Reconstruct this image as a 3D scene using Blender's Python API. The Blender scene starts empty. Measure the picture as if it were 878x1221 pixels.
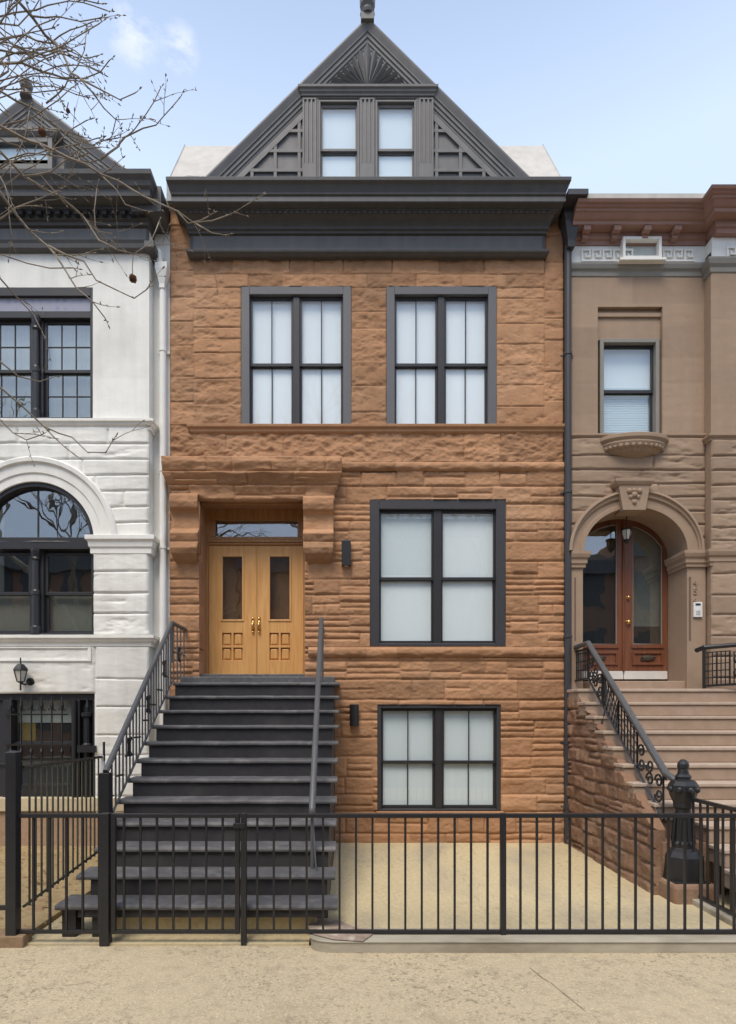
import bpy, math, random
import numpy as np
from mathutils import Vector, Matrix
random.seed(7)
PI = math.pi
sc = bpy.context.scene
C = sc.collection

# ------------------------------------------------------------------ surveying
FPX, XV, YH, D0, CAMZ = 703.0, 415.0, 852.0, 9.25, 2.01
def X(px, Y=0.0): return (px - XV) * (D0 + Y) / FPX
def Z(py, Y=0.0): return CAMZ - (py - YH) * (D0 + Y) / FPX
def P(px, py, Y=0.0): return (X(px, Y), Y, Z(py, Y))

# ------------------------------------------------------------------ materials
def mat(name, col, rough=0.7, n1=1.2, a1=0.12, n2=14.0, a2=0.10, bump=0.0, bs=60.0, bd=0.01,
        metal=0.0, tint=0.0, pits=0.0, pit_scale=40, spec=0.4, streak=0.0, stretch=(1, 1, 1), second=None, sec_amt=0.0, sec_scale=2.0, coat=0.0):
    m = bpy.data.materials.new(name); m.use_nodes = True
    nt = m.node_tree; N = nt.nodes; L = nt.links
    b = N['Principled BSDF']
    b.inputs['Roughness'].default_value = rough
    b.inputs['Metallic'].default_value = metal
    b.inputs['Specular IOR Level'].default_value = spec
    b.inputs['Coat Weight'].default_value = coat
    tc = N.new('ShaderNodeTexCoord'); mp = N.new('ShaderNodeMapping'); mp.inputs['Scale'].default_value = stretch
    L.new(tc.outputs['Object'], mp.inputs['Vector'])
    def noise(scale, detail=5, vec=None):
        n = N.new('ShaderNodeTexNoise'); n.inputs['Scale'].default_value = scale; n.inputs['Detail'].default_value = detail
        L.new(vec or mp.outputs['Vector'], n.inputs['Vector']); return n.outputs['Fac']
    def mth(op, a, b_, clamp=False):
        q = N.new('ShaderNodeMath'); q.operation = op; q.use_clamp = clamp
        for i, v in enumerate((a, b_)):
            if isinstance(v, (int, float)): q.inputs[i].default_value = v
            else: L.new(v, q.inputs[i])
        return q.outputs[0]
    f = mth('ADD', 1.0, mth('MULTIPLY', mth('SUBTRACT', noise(n1), 0.5), a1 * 4))
    f = mth('ADD', f, mth('MULTIPLY', mth('SUBTRACT', noise(n2), 0.5), a2 * 4))
    if tint:
        at = N.new('ShaderNodeAttribute'); at.attribute_name = 'tint'
        f = mth('ADD', f, mth('MULTIPLY', at.outputs['Fac'], tint))
    if streak:
        mp2 = N.new('ShaderNodeMapping'); mp2.inputs['Scale'].default_value = (5, 5, 0.35)
        L.new(tc.outputs['Object'], mp2.inputs['Vector'])
        f = mth('ADD', f, mth('MULTIPLY', mth('SUBTRACT', noise(1.5, 6, mp2.outputs['Vector']), 0.5), streak * 3))
    if pits:
        pm_ = mth('MULTIPLY', mth('SUBTRACT', noise(0.9, 4), 0.40), 5.0, True)
        f = mth('SUBTRACT', f, mth('MULTIPLY', mth('MULTIPLY', mth('SUBTRACT', noise(pit_scale, 3), 0.55), 9.0, True), mth('MULTIPLY', pm_, pits)))
        f = mth('ADD', f, mth('MULTIPLY', mth('MULTIPLY', mth('SUBTRACT', noise(pit_scale * 1.7, 2), 0.6), 9.0, True), pits * .8))
        f = mth('SUBTRACT', f, mth('MULTIPLY', mth('MULTIPLY', mth('SUBTRACT', noise(1.1, 6), 0.56), 5.0, True), pits * .35))
    base = N.new('ShaderNodeRGB'); base.outputs[0].default_value = (*col, 1)
    csock = base.outputs[0]
    if second:
        mx = N.new('ShaderNodeMix'); mx.data_type = 'RGBA'
        L.new(csock, mx.inputs['A']); mx.inputs['B'].default_value = (*second, 1)
        s = mth('MULTIPLY', mth('MULTIPLY', mth('SUBTRACT', noise(sec_scale, 7), 0.5), 5.0, True), sec_amt, True)
        L.new(s, mx.inputs['Factor']); csock = mx.outputs['Result']
    vm = N.new('ShaderNodeVectorMath'); vm.operation = 'SCALE'
    L.new(csock, vm.inputs[0]); L.new(mth('MAXIMUM', f, 0.1), vm.inputs['Scale'])
    L.new(vm.outputs[0], b.inputs['Base Color'])
    r = mth('ADD', rough - 0.08, mth('MULTIPLY', noise(n2 * 0.6), 0.16), True)
    L.new(r, b.inputs['Roughness'])
    if bump:
        bn = N.new('ShaderNodeBump'); bn.inputs['Strength'].default_value = bump; bn.inputs['Distance'].default_value = bd
        L.new(mth('ADD', noise(bs, 8), mth('MULTIPLY', noise(bs * 0.23, 4), 1.5)), bn.inputs['Height'])
        L.new(bn.outputs['Normal'], b.inputs['Normal'])
    return m

def glass_mat(name, tint=(1, 1, 1), trans=0.9, rough=0.0, wav=0.0, r0=0.10):
    m = bpy.data.materials.new(name); m.use_nodes = True
    nt = m.node_tree; N = nt.nodes; L = nt.links
    for n in list(N): N.remove(n)
    o = N.new('ShaderNodeOutputMaterial'); mx = N.new('ShaderNodeMixShader')
    g = N.new('ShaderNodeBsdfGlossy'); g.inputs['Roughness'].default_value = rough; g.inputs['Color'].default_value = (0.95, 0.97, 1, 1)
    t = N.new('ShaderNodeBsdfTransparent'); t.inputs['Color'].default_value = (*[c * trans for c in tint], 1)
    lw = N.new('ShaderNodeLayerWeight'); lw.inputs['Blend'].default_value = 0.5      # same reflectance from both sides
    p5 = N.new('ShaderNodeMath'); p5.operation = 'POWER'; p5.inputs[1].default_value = 4.0; L.new(lw.outputs['Facing'], p5.inputs[0])
    fr = N.new('ShaderNodeMapRange'); fr.inputs['To Min'].default_value = r0; fr.inputs['To Max'].default_value = 1.0; L.new(p5.outputs[0], fr.inputs['Value'])
    L.new(fr.outputs[0], mx.inputs[0]); L.new(t.outputs[0], mx.inputs[1]); L.new(g.outputs[0], mx.inputs[2])
    L.new(mx.outputs[0], o.inputs[0])
    if wav:
        tc = N.new('ShaderNodeTexCoord'); n = N.new('ShaderNodeTexNoise'); n.inputs['Scale'].default_value = 1.6
        bn = N.new('ShaderNodeBump'); bn.inputs['Strength'].default_value = wav; bn.inputs['Distance'].default_value = 0.02
        L.new(tc.outputs['Object'], n.inputs['Vector']); L.new(n.outputs['Fac'], bn.inputs['Height'])
        L.new(bn.outputs[0], g.inputs['Normal'])
    return m

def wood_mat(name, c1, c2, rough=0.4, scale=1.0):
    m = bpy.data.materials.new(name); m.use_nodes = True
    nt = m.node_tree; N = nt.nodes; L = nt.links; b = N['Principled BSDF']
    tc = N.new('ShaderNodeTexCoord'); mp = N.new('ShaderNodeMapping'); mp.inputs['Scale'].default_value = (22 * scale, 22 * scale, 1.3 * scale)
    L.new(tc.outputs['Object'], mp.inputs['Vector'])
    n = N.new('ShaderNodeTexNoise'); n.inputs['Scale'].default_value = 1.5; n.inputs['Detail'].default_value = 8; n.inputs['Distortion'].default_value = 0.6
    L.new(mp.outputs[0], n.inputs['Vector'])
    r = N.new('ShaderNodeValToRGB'); r.color_ramp.elements[0].position = 0.3; r.color_ramp.elements[1].position = 0.72
    r.color_ramp.elements[0].color = (*c1, 1); r.color_ramp.elements[1].color = (*c2, 1)
    L.new(n.outputs['Fac'], r.inputs[0]); L.new(r.outputs[0], b.inputs['Base Color'])
    b.inputs['Roughness'].default_value = rough; b.inputs['Coat Weight'].default_value = 0.15; b.inputs['Coat Roughness'].default_value = 0.3
    return m

def shade_mat(name, col, pleat=40.0, s=0.25):
    m = bpy.data.materials.new(name); m.use_nodes = True
    nt = m.node_tree; N = nt.nodes; L = nt.links; b = N['Principled BSDF']
    b.inputs['Roughness'].default_value = 0.9; b.inputs['Specular IOR Level'].default_value = 0.1
    tc = N.new('ShaderNodeTexCoord'); w = N.new('ShaderNodeTexWave'); w.bands_direction = 'X'
    w.inputs['Scale'].default_value = pleat * 0.16; w.inputs['Distortion'].default_value = 1.2; w.inputs['Detail'].default_value = 2
    w.inputs['Detail Scale'].default_value = 0.4
    L.new(tc.outputs['Object'], w.inputs['Vector'])
    mx = N.new('ShaderNodeMix'); mx.data_type = 'RGBA'
    mx.inputs['A'].default_value = (*[c * 0.975 for c in col], 1); mx.inputs['B'].default_value = (*col, 1)
    L.new(w.outputs['Fac'], mx.inputs['Factor']); L.new(mx.outputs['Result'], b.inputs['Base Color'])
    bn = N.new('ShaderNodeBump'); bn.inputs['Strength'].default_value = s; bn.inputs['Distance'].default_value = 0.01
    L.new(w.outputs['Fac'], bn.inputs['Height']); L.new(bn.outputs[0], b.inputs['Normal'])
    return m

M = {}
M['brown'] = mat('brownstone', (0.405, 0.222, 0.12), 0.85, 0.7, 0.09, 9, 0.07, 0.6, 45, 0.008, tint=0.16, spec=0.15, streak=0.09, second=(0.42, 0.265, 0.165), sec_amt=0.6, sec_scale=0.5)
M['white'] = mat('white_painted_stone', (0.80, 0.785, 0.73), 0.75, 0.6, 0.03, 6, 0.03, 0.35, 40, 0.006, tint=0.06, spec=0.2, streak=0.10, second=(0.60, 0.575, 0.51), sec_amt=0.5, sec_scale=1.1)
M['cream'] = mat('cream_paint', (0.80, 0.785, 0.735), 0.7, 0.6, 0.03, 6, 0.02, 0.15, 50, 0.004, spec=0.25, streak=0.09)
M['tan'] = mat('tan_painted_stone', (0.335, 0.24, 0.168), 0.8, 0.6, 0.05, 8, 0.04, 0.35, 45, 0.006, tint=0.08, spec=0.2, streak=0.06)
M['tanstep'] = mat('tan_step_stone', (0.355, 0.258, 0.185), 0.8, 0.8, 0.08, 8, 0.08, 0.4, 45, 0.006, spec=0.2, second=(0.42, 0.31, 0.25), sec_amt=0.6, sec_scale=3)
M['tantread'] = mat('lit_step_tread', (0.46, 0.365, 0.285), 0.8, 0.8, 0.08, 8, 0.08, 0.4, 45, 0.006, spec=0.2, second=(0.42, 0.31, 0.25), sec_amt=0.6, sec_scale=3)  # lighter copy of the step stone: light on the treads put into colour
M['rough'] = mat('rough_brownstone', (0.25, 0.152, 0.10), 0.9, 1.2, 0.1, 8, 0.1, 0.7, 30, 0.012, tint=0.22, spec=0.1, second=(0.33, 0.24, 0.17), sec_amt=0.8, sec_scale=1.5)
M['gray'] = mat('gray_cornice_paint', (0.155, 0.150, 0.146), 0.55, 0.8, 0.06, 9, 0.05, 0.12, 60, 0.003, spec=0.35, streak=0.15)
M['graydark'] = mat('charcoal_cornice_paint', (0.088, 0.086, 0.086), 0.5, 0.8, 0.06, 9, 0.05, 0.1, 60, 0.003, spec=0.35, streak=0.14)
M['casing'] = mat('gray_window_casing', (0.115, 0.115, 0.122), 0.5, 0.8, 0.04, 9, 0.03, 0.08, 60, 0.003)
M['casingdark'] = mat('dark_window_casing', (0.048, 0.046, 0.05), 0.45, 0.8, 0.04, 9, 0.03, 0.08, 60, 0.003)
M['sash'] = mat('sash_paint', (0.032, 0.031, 0.034), 0.4, 0.8, 0.04, 9, 0.03)
M['sashgray'] = mat('gray_sash_paint', (0.14, 0.138, 0.132), 0.5, 0.8, 0.04, 9, 0.03)
M['stepblack'] = mat('black_riser_paint', (0.040, 0.038, 0.040), 0.6, 1.5, 0.15, 12, 0.12, 0.25, 50, 0.004, spec=0.3, second=(0.06, 0.057, 0.055), sec_amt=0.7, sec_scale=2.5)
M['tread'] = mat('worn_gray_tread_paint', (0.105, 0.103, 0.105), 0.55, 1.5, 0.15, 16, 0.15, 0.3, 50, 0.004, spec=0.35, second=(0.19, 0.185, 0.18), sec_amt=0.7, sec_scale=4)
M['iron'] = mat('black_iron', (0.018, 0.018, 0.020), 0.42, 3, 0.1, 30, 0.15, 0.15, 90, 0.002, spec=0.5)
M['irongray'] = mat('gray_iron', (0.095, 0.096, 0.097), 0.42, 3, 0.1, 30, 0.1, 0.1, 90, 0.002, spec=0.5)
M['irongreen'] = mat('weathered_iron', (0.085, 0.078, 0.05), 0.6, 3, 0.15, 30, 0.2, 0.15, 90, 0.002, spec=0.4)
M['oak'] = wood_mat('oak', (0.60, 0.295, 0.088), (0.74, 0.42, 0.155), 0.42)
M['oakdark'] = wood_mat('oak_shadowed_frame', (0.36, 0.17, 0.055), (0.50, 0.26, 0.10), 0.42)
M['mahog'] = wood_mat('mahogany', (0.15, 0.052, 0.026), (0.22, 0.085, 0.042), 0.35)
M['brass'] = mat('brass', (0.80, 0.55, 0.20), 0.28, 3, 0.05, 30, 0.05, metal=1.0)
M['glass'] = glass_mat('window_glass', (0.96, 0.99, 1.0), 0.98, r0=0.085)
M['glassdark'] = glass_mat('old_window_glass', (0.92, 0.95, 0.94), 0.95, wav=0.2, r0=0.16)
M['shade'] = shade_mat('white_sheer_shade', (0.90, 0.925, 0.93), 60, 0.03)
def plain(n_, c_): return mat(n_, c_, 0.9, 0.5, 0.015, 3, 0.008, spec=0.1)
M['shade2'] = plain('white_roller_shade', (0.90, 0.915, 0.91))
M['shade3'] = plain('gray_blue_roller_shade', (0.72, 0.78, 0.79))
M['shade4'] = plain('pale_roller_shade', (0.82, 0.86, 0.86))
M['curtain'] = shade_mat('gray_lace_curtain', (0.36, 0.36, 0.31), 90, 0.5)
M['curtainw'] = shade_mat('pale_lace_curtain', (0.75, 0.75, 0.72), 90, 0.5)
M['dark'] = mat('dark_room', (0.03, 0.029, 0.027), 0.9)
M['room'] = mat('room_wall', (0.32, 0.32, 0.29), 0.9)
M['roomdark'] = mat('room_wainscot', (0.06, 0.045, 0.03), 0.6)
M['redpaint'] = mat('red_brown_cornice_paint', (0.32, 0.185, 0.145), 0.6, 0.8, 0.08, 9, 0.06, 0.15, 50, 0.003, streak=0.06)
M['greywood'] = mat('gray_green_trim', (0.24, 0.225, 0.195), 0.6, 0.8, 0.06, 9, 0.05)
M['roof'] = mat('pale_roof_membrane', (0.52, 0.49, 0.44), 0.85, 0.8, 0.06, 6, 0.06, 0.2, 20, 0.01, streak=0.1)
M['flash'] = mat('weathered_flashing', (0.36, 0.35, 0.32), 0.7, 2, 0.15, 12, 0.2)
M['marble'] = mat('white_marble', (0.66, 0.64, 0.60), 0.45, 1.5, 0.08, 8, 0.06)
M['yard'] = mat('areaway_concrete', (0.54, 0.45, 0.275), 0.9, 0.7, 0.07, 30, 0.10, 0.7, 45, 0.006, pits=.16, pit_scale=16, spec=0.15, second=(0.38, 0.33, 0.24), sec_amt=0.8, sec_scale=1.2, stretch=(1, 0.45, 1))
M['walk'] = mat('sidewalk_concrete', (0.50, 0.415, 0.275), 0.9, 0.5, 0.06, 55, 0.16, 0.9, 80, 0.008, pits=.42, pit_scale=34, spec=0.12, second=(0.40, 0.33, 0.225), sec_amt=0.8, sec_scale=9)
M['curb'] = mat('worn_curb_stone', (0.40, 0.36, 0.28), 0.85, 1.2, 0.1, 10, 0.12, 0.5, 40, 0.006, second=(0.24, 0.21, 0.15), sec_amt=0.9, sec_scale=3, stretch=(0.4, 1, 1))
M['redstone'] = mat('flaking_red_stone', (0.32, 0.245, 0.19), 0.85, 3, 0.2, 20, 0.2, 0.6, 40, 0.006, second=(0.50, 0.44, 0.36), sec_amt=1.0, sec_scale=8)
M['paver'] = mat('old_brick_paving', (0.36, 0.265, 0.13), 0.95, 1.5, 0.12, 18, 0.18, 0.8, 30, 0.012, second=(0.30, 0.17, 0.10), sec_amt=0.8, sec_scale=5)
M['redbrick'] = mat('reddish_brick_base', (0.36, 0.24, 0.155), 0.9, 1.5, 0.1, 14, 0.14, 0.6, 40, 0.008)
M['yardcurb'] = mat('brown_yard_curb', (0.25, 0.17, 0.10), 0.9, 1.5, 0.1, 14, 0.14, 0.6, 40, 0.008, second=(0.32, 0.25, 0.17), sec_amt=.8, sec_scale=4)
M['sand'] = mat('pale_yellow_plinth', (0.52, 0.44, 0.29), 0.9, 1.5, 0.1, 14, 0.1)
M['asphalt'] = mat('asphalt', (0.05, 0.05, 0.052), 0.9, 1.0, 0.1, 30, 0.15, 0.6, 60, 0.008)
M['ground'] = mat('city_ground', (0.10, 0.095, 0.085), 0.95)
M['bark'] = mat('plane_tree_bark', (0.27, 0.225, 0.17), 0.9, 3, 0.15, 20, 0.2, 0.5, 60, 0.006, second=(0.14, 0.115, 0.09), sec_amt=0.8, sec_scale=6)
M['seed'] = mat('seed_ball_brown', (0.13, 0.06, 0.03), 0.95, 20, 0.2, 90, 0.3, 0.8, 150, 0.006)
M['plastic'] = mat('white_plastic', (0.75, 0.75, 0.73), 0.4)
M['screen'] = mat('intercom_screen', (0.04, 0.045, 0.05), 0.2)
M['tile'] = None
M['lampglass'] = mat('frosted_lamp_glass', (0.62, 0.60, 0.54), 0.25, spec=0.6)
M['brickfar'] = mat('opposite_facade', (0.22, 0.12, 0.085), 0.9, 0.6, 0.1, 8, 0.1)
M['yellow'] = mat('yellow_cloth', (0.58, 0.42, 0.10), 0.9)
M['leaf'] = mat('dry_fallen_leaf', (0.30, 0.19, 0.08), 0.9, 3, 0.2, 20, 0.2)
M['plaque'] = mat('crack_groove_brown', (0.16, 0.10, 0.07), 0.8)  # dark brown strips for pavement cracks and jamb grooves

def tile_material():
    m = bpy.data.materials.new('blue_patterned_tile'); m.use_nodes = True
    nt = m.node_tree; N = nt.nodes; L = nt.links; b = N['Principled BSDF']
    tc = N.new('ShaderNodeTexCoord'); mp = N.new('ShaderNodeMapping'); mp.inputs['Scale'].default_value = (8, 8, 8)
    L.new(tc.outputs['Object'], mp.inputs[0])
    v = N.new('ShaderNodeTexVoronoi'); v.inputs['Scale'].default_value = 1.0; v.inputs['Randomness'].default_value = 0.25
    L.new(mp.outputs[0], v.inputs['Vector'])
    r = N.new('ShaderNodeValToRGB'); r.color_ramp.interpolation = 'EASE'
    e = r.color_ramp.elements; e[0].position = 0.12; e[0].color = (0.03, 0.05, 0.30, 1); e[1].position = 0.5; e[1].color = (0.30, 0.30, 0.36, 1)
    x = e.new(0.3); x.color = (0.24, 0.24, 0.36, 1)
    L.new(v.outputs['Distance'], r.inputs[0]); L.new(r.outputs[0], b.inputs['Base Color'])
    b.inputs['Roughness'].default_value = 0.3
    return m
M['tile'] = tile_material()

# ------------------------------------------------------------------ builders
class MB:
    def __init__(s): s.v = []; s.f = []; s.t = None
    def add(s, v, f):
        o = len(s.v); s.v += [tuple(p) for p in v]; s.f += [tuple(i + o for i in q) for q in f]; return s
    def box(s, x0, x1, y0, y1, z0, z1):
        if x0 > x1: x0, x1 = x1, x0
        if y0 > y1: y0, y1 = y1, y0
        if z0 > z1: z0, z1 = z1, z0
        v = [(x0, y0, z0), (x1, y0, z0), (x1, y1, z0), (x0, y1, z0), (x0, y0, z1), (x1, y0, z1), (x1, y1, z1), (x0, y1, z1)]
        return s.add(v, [(0, 3, 2, 1), (4, 5, 6, 7), (0, 1, 5, 4), (1, 2, 6, 5), (2, 3, 7, 6), (3, 0, 4, 7)])
    def prism(s, poly, a, b, axis='y'):        # polygon in the plane across the axis
        n = len(poly); v = []
        for t in (a, b):
            for (p, q) in poly:
                v.append((p, t, q) if axis == 'y' else ((t, p, q) if axis == 'x' else (p, q, t)))
        f = [tuple(range(n)), tuple(range(2 * n - 1, n - 1, -1))]
        f += [(i, (i + 1) % n, n + (i + 1) % n, n + i) for i in range(n)]
        return s.add(v, f)
    def tube(s, pts, r, n=6, caps=True):
        pts = [Vector(p) for p in pts]
        rs = r if isinstance(r, (list, tuple)) else [r] * len(pts)
        v = []; f = []; up = None
        for i, p in enumerate(pts):
            d = (pts[min(i + 1, len(pts) - 1)] - pts[max(i - 1, 0)])
            if d.length < 1e-9: d = Vector((0, 0, 1))
            d.normalize()
            if up is None:
                up = d.cross(Vector((0.3, 1, 0.2)));
                if up.length < 1e-3: up = d.cross(Vector((1, 0, 0)))
            up = (up - d * up.dot(d));
            if up.length < 1e-6: up = d.orthogonal()
            up.normalize(); sd = d.cross(up)
            for k in range(n):
                a = 2 * PI * k / n + PI / n
                v.append(p + (up * math.cos(a) + sd * math.sin(a)) * rs[i])
        for i in range(len(pts) - 1):
            for k in range(n):
                f.append((i * n + k, i * n + (k + 1) % n, (i + 1) * n + (k + 1) % n, (i + 1) * n + k))
        if caps: f += [tuple(range(n - 1, -1, -1)), tuple(range((len(pts) - 1) * n, len(pts) * n))]
        return s.add(v, f)
    def bar(s, p, q, w, h=None):               # square bar
        return s.tube([p, q], w * 0.7071, 4)
    def lathe(s, prof, cx, cy, n=16, rot=0.0, axis='z'):
        v = []; f = []
        for (r, z) in prof:
            for k in range(n):
                a = 2 * PI * k / n + rot
                v.append((cx + r * math.cos(a), cy + r * math.sin(a), z))
        for i in range(len(prof) - 1):
            for k in range(n):
                f.append((i * n + k, i * n + (k + 1) % n, (i + 1) * n + (k + 1) % n, (i + 1) * n + k))
        f += [tuple(range(n - 1, -1, -1)), tuple(range((len(prof) - 1) * n, len(prof) * n))]
        return s.add(v, f)
    def ball(s, c, r, n=12, m=8):
        prof = [(max(1e-4, r * math.sin(PI * i / m)), c[2] - r * math.cos(PI * i / m)) for i in range(m + 1)]
        return s.lathe(prof, c[0], c[1], n)
    def join(s, o):
        if o.t is not None or s.t is not None:
            s.t = (s.t if s.t is not None else [0.0] * len(s.v)) + (list(o.t) if o.t is not None else [0.0] * len(o.v))
        return s.add(o.v, o.f)
    def build(s, name, m, parent=None, smooth=False, bevel=0.0, label=None):
        me = bpy.data.meshes.new(name); me.from_pydata([tuple(p) for p in s.v], [], s.f); me.update()
        if s.t is not None and len(s.t) == len(s.v):
            a = me.attributes.new('tint', 'FLOAT', 'POINT'); a.data.foreach_set('value', np.asarray(s.t, dtype=np.float32))
        me.materials.append(m)
        if smooth: me.polygons.foreach_set('use_smooth', [True] * len(me.polygons))
        o = bpy.data.objects.new(name, me); C.objects.link(o)
        if parent is not None:
            o.parent = parent
            if parent.type == 'EMPTY': o.matrix_parent_inverse = Matrix.Translation(-parent.location)
        if bevel:
            b = o.modifiers.new('bevel', 'BEVEL'); b.width = bevel; b.segments = 2; b.limit_method = 'ANGLE'; b.angle_limit = math.radians(40)
        if label: o['label'] = label
        return o

def thing(name, label, cat, loc=(0, 0, 0), group=None):
    o = bpy.data.objects.new(name, None); o.location = loc; o.empty_display_size = 0.2; C.objects.link(o)
    o['label'] = label; o['category'] = cat
    if group: o['group'] = group
    return o
def tag(o, label, cat, group=None):
    o['label'] = label; o['category'] = cat
    if group: o['group'] = group
    return o
def struct(name, mb, m, **k):
    o = mb.build(name, m, **k); o['kind'] = 'structure'; return o

# value noise
_tab = np.random.RandomState(3).rand(256, 256)
def vnoise(x, y):
    xi = np.floor(x).astype(int); yi = np.floor(y).astype(int)
    fx = x - xi; fy = y - yi; fx = fx * fx * (3 - 2 * fx); fy = fy * fy * (3 - 2 * fy)
    a = _tab[xi & 255, yi & 255]; b = _tab[(xi + 1) & 255, yi & 255]; c = _tab[xi & 255, (yi + 1) & 255]; d = _tab[(xi + 1) & 255, (yi + 1) & 255]
    return (a * (1 - fx) + b * fx) * (1 - fy) + (c * (1 - fx) + d * fx) * fy - 0.5
def fbm(x, y, o=4):
    s = np.zeros_like(x); a = 1.0
    for i in range(o):
        s += a * vnoise(x * 2 ** i + 17.3 * i, y * 2 ** i + 5.1 * i); a *= 0.5
    return s

def axis_pts(a, b, res, edges):
    n = max(2, int(round((b - a) / res))); p = list(np.linspace(a, b, n + 1))
    for e in edges:
        if a + 1e-4 < e < b - 1e-4:
            p = [q for q in p if abs(q - e) > res * 0.45 or q in (a, b)] + [e]
    return np.array(sorted(set(p)))

def rock(u0, u1, v0, v1, blocks, mapf, holes=(), skip=None, res=(0.02, 0.013), amp=0.03, joint=(0.02, 0.03), back=0.25,
         seed=0, freq=(4, 12), nz=0.7, wob=0.012, ridge=0.0, flat=0.0, fine=0.12):
    """A wall face as a height field of rock-faced blocks; its rims run back into the wall."""
    rs = np.random.RandomState(seed)
    us = axis_pts(u0, u1, res[0], [h[0] for h in holes] + [h[1] for h in holes])
    vs = axis_pts(v0, v1, res[1], [h[2] for h in holes] + [h[3] for h in holes])
    U, V = np.meshgrid(us, vs)
    so = seed * 7.77
    Uw = U + wob * fbm(U * 2.3 + so, V * 2.3, 3) * 1.6; Vw = V + wob * fbm(U * 2.1 + 31 + so, V * 2.1 + 9, 3) * 1.6
    H = np.zeros_like(U); T = np.zeros_like(U)
    N1 = fbm(U * freq[0] + so, V * freq[1] + 3.3, 4); N2 = fbm(U * 22 + so, V * 30, 2)
    R1 = 1 - 2.2 * np.abs(fbm(U * freq[0] * 0.8 + 50 + so, V * freq[1] * 0.8, 3))
    for (a, b, c, d) in blocks:
        i0 = max(0, np.searchsorted(us, a - 0.05)); i1 = np.searchsorted(us, b + 0.05)
        j0 = max(0, np.searchsorted(vs, c - 0.05)); j1 = np.searchsorted(vs, d + 0.05)
        if i1 <= i0 or j1 <= j0: continue
        uu = Uw[j0:j1, i0:i1]; vv = Vw[j0:j1, i0:i1]
        du = np.minimum(uu - a, b - uu); dv = np.minimum(vv - c, d - vv)
        inside = (du > 0) & (dv > 0)
        t = np.clip(np.minimum(du / joint[0], dv / joint[1]), 0, 1); t = 1 - (1 - t) ** 2.2
        k = 0.55 + 0.6 * rs.rand(); tl = (rs.rand() - 0.5) * 2; lean = (rs.rand() - 0.35) * 0.7
        rel = (vv - c) / max(d - c, 1e-3) - 0.5
        h = amp * t * (k + nz * N1[j0:j1, i0:i1] * 1.6 + lean * rel * 0.9 + ridge * R1[j0:j1, i0:i1]) + amp * fine * N2[j0:j1, i0:i1] * t
        if flat: h = np.minimum(h, amp * flat * t + 0.2 * np.maximum(h - amp * flat, 0))
        H[j0:j1, i0:i1] = np.where(inside, h, H[j0:j1, i0:i1])
        T[j0:j1, i0:i1] = np.where(inside, tl, T[j0:j1, i0:i1])
    nu, nv = len(us), len(vs)
    uc = (us[:-1] + us[1:]) / 2; vc = (vs[:-1] + vs[1:]) / 2
    UC, VC = np.meshgrid(uc, vc); keep = np.ones_like(UC, dtype=bool)
    for h in holes: keep &= ~((UC > h[0]) & (UC < h[1]) & (VC > h[2]) & (VC < h[3]))
    if skip is not None: keep &= ~skip(UC, VC)
    xyz = np.stack(mapf(U, V, H), -1).reshape(-1, 3); bk = np.stack(mapf(U, V, np.full_like(H, -back)), -1).reshape(-1, 3)
    jj, ii = np.nonzero(keep); q = jj * nu + ii
    faces = np.stack([q, q + 1, q + nu + 1, q + nu], -1).tolist()
    K = np.pad(keep, 1)
    ed = []
    # horizontal edges (between rows) then vertical edges
    dif = K[1:, 1:-1] != K[:-1, 1:-1]
    for j, i in zip(*np.nonzero(dif)): ed.append((j * nu + i, j * nu + i + 1))
    dif = K[1:-1, 1:] != K[1:-1, :-1]
    for j, i in zip(*np.nonzero(dif)): ed.append((j * nu + i, (j + 1) * nu + i))
    m = MB(); vl = xyz.tolist(); tl = T.reshape(-1).tolist(); fcache = {}
    def dup(i):
        if i not in fcache:
            fcache[i] = len(vl); vl.append(xyz[i].tolist()); vl.append(bk[i].tolist()); tl.extend([tl[i], tl[i]])
        return fcache[i]
    for a, b in ed:
        p, r = dup(a), dup(b); faces.append((p, r, r + 1, p + 1))
    m.v = [tuple(p) for p in vl]; m.f = [tuple(x) for x in faces]; m.t = tl
    return m

def facing(Y): return lambda U, V, H: (U, Y - H, V)

def ashlar(u0, u1, v0, v1, course=(0.2, 0.3), width=(0.35, 0.9), split=(0.25, 0.6), seed=0):
    r = random.Random(seed); out = []; z = v0
    while z < v1 - 1e-6:
        h = r.uniform(*course)
        if v1 - z - h < course[0] * 0.6: h = v1 - z
        x = u0 - r.uniform(0, width[0])
        while x < u1:
            w = r.uniform(*width)
            q = r.random()
            if q < split[0]: out.append((x, x + w, z, z + h))
            elif q < split[1]:
                s = r.uniform(0.35, 0.65) * h; out += [(x, x + w, z, z + s), (x, x + w, z + s, z + h)]
            elif q < 0.85:
                s = r.uniform(0.3, 0.6) * h; w2 = w * r.uniform(0.35, 0.65)
                if r.random() < 0.5: out += [(x, x + w, z, z + s), (x, x + w2, z + s, z + h), (x + w2, x + w, z + s, z + h)]
                else: out += [(x, x + w2, z, z + s), (x + w2, x + w, z, z + s), (x, x + w, z + s, z + h)]
            else:
                s1 = h * r.uniform(0.28, 0.36); s2 = h * r.uniform(0.6, 0.7)
                out += [(x, x + w, z, z + s1), (x, x + w, z + s1, z + s2), (x, x + w, z + s2, z + h)]
            x += w
        z += h
    return out
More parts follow.
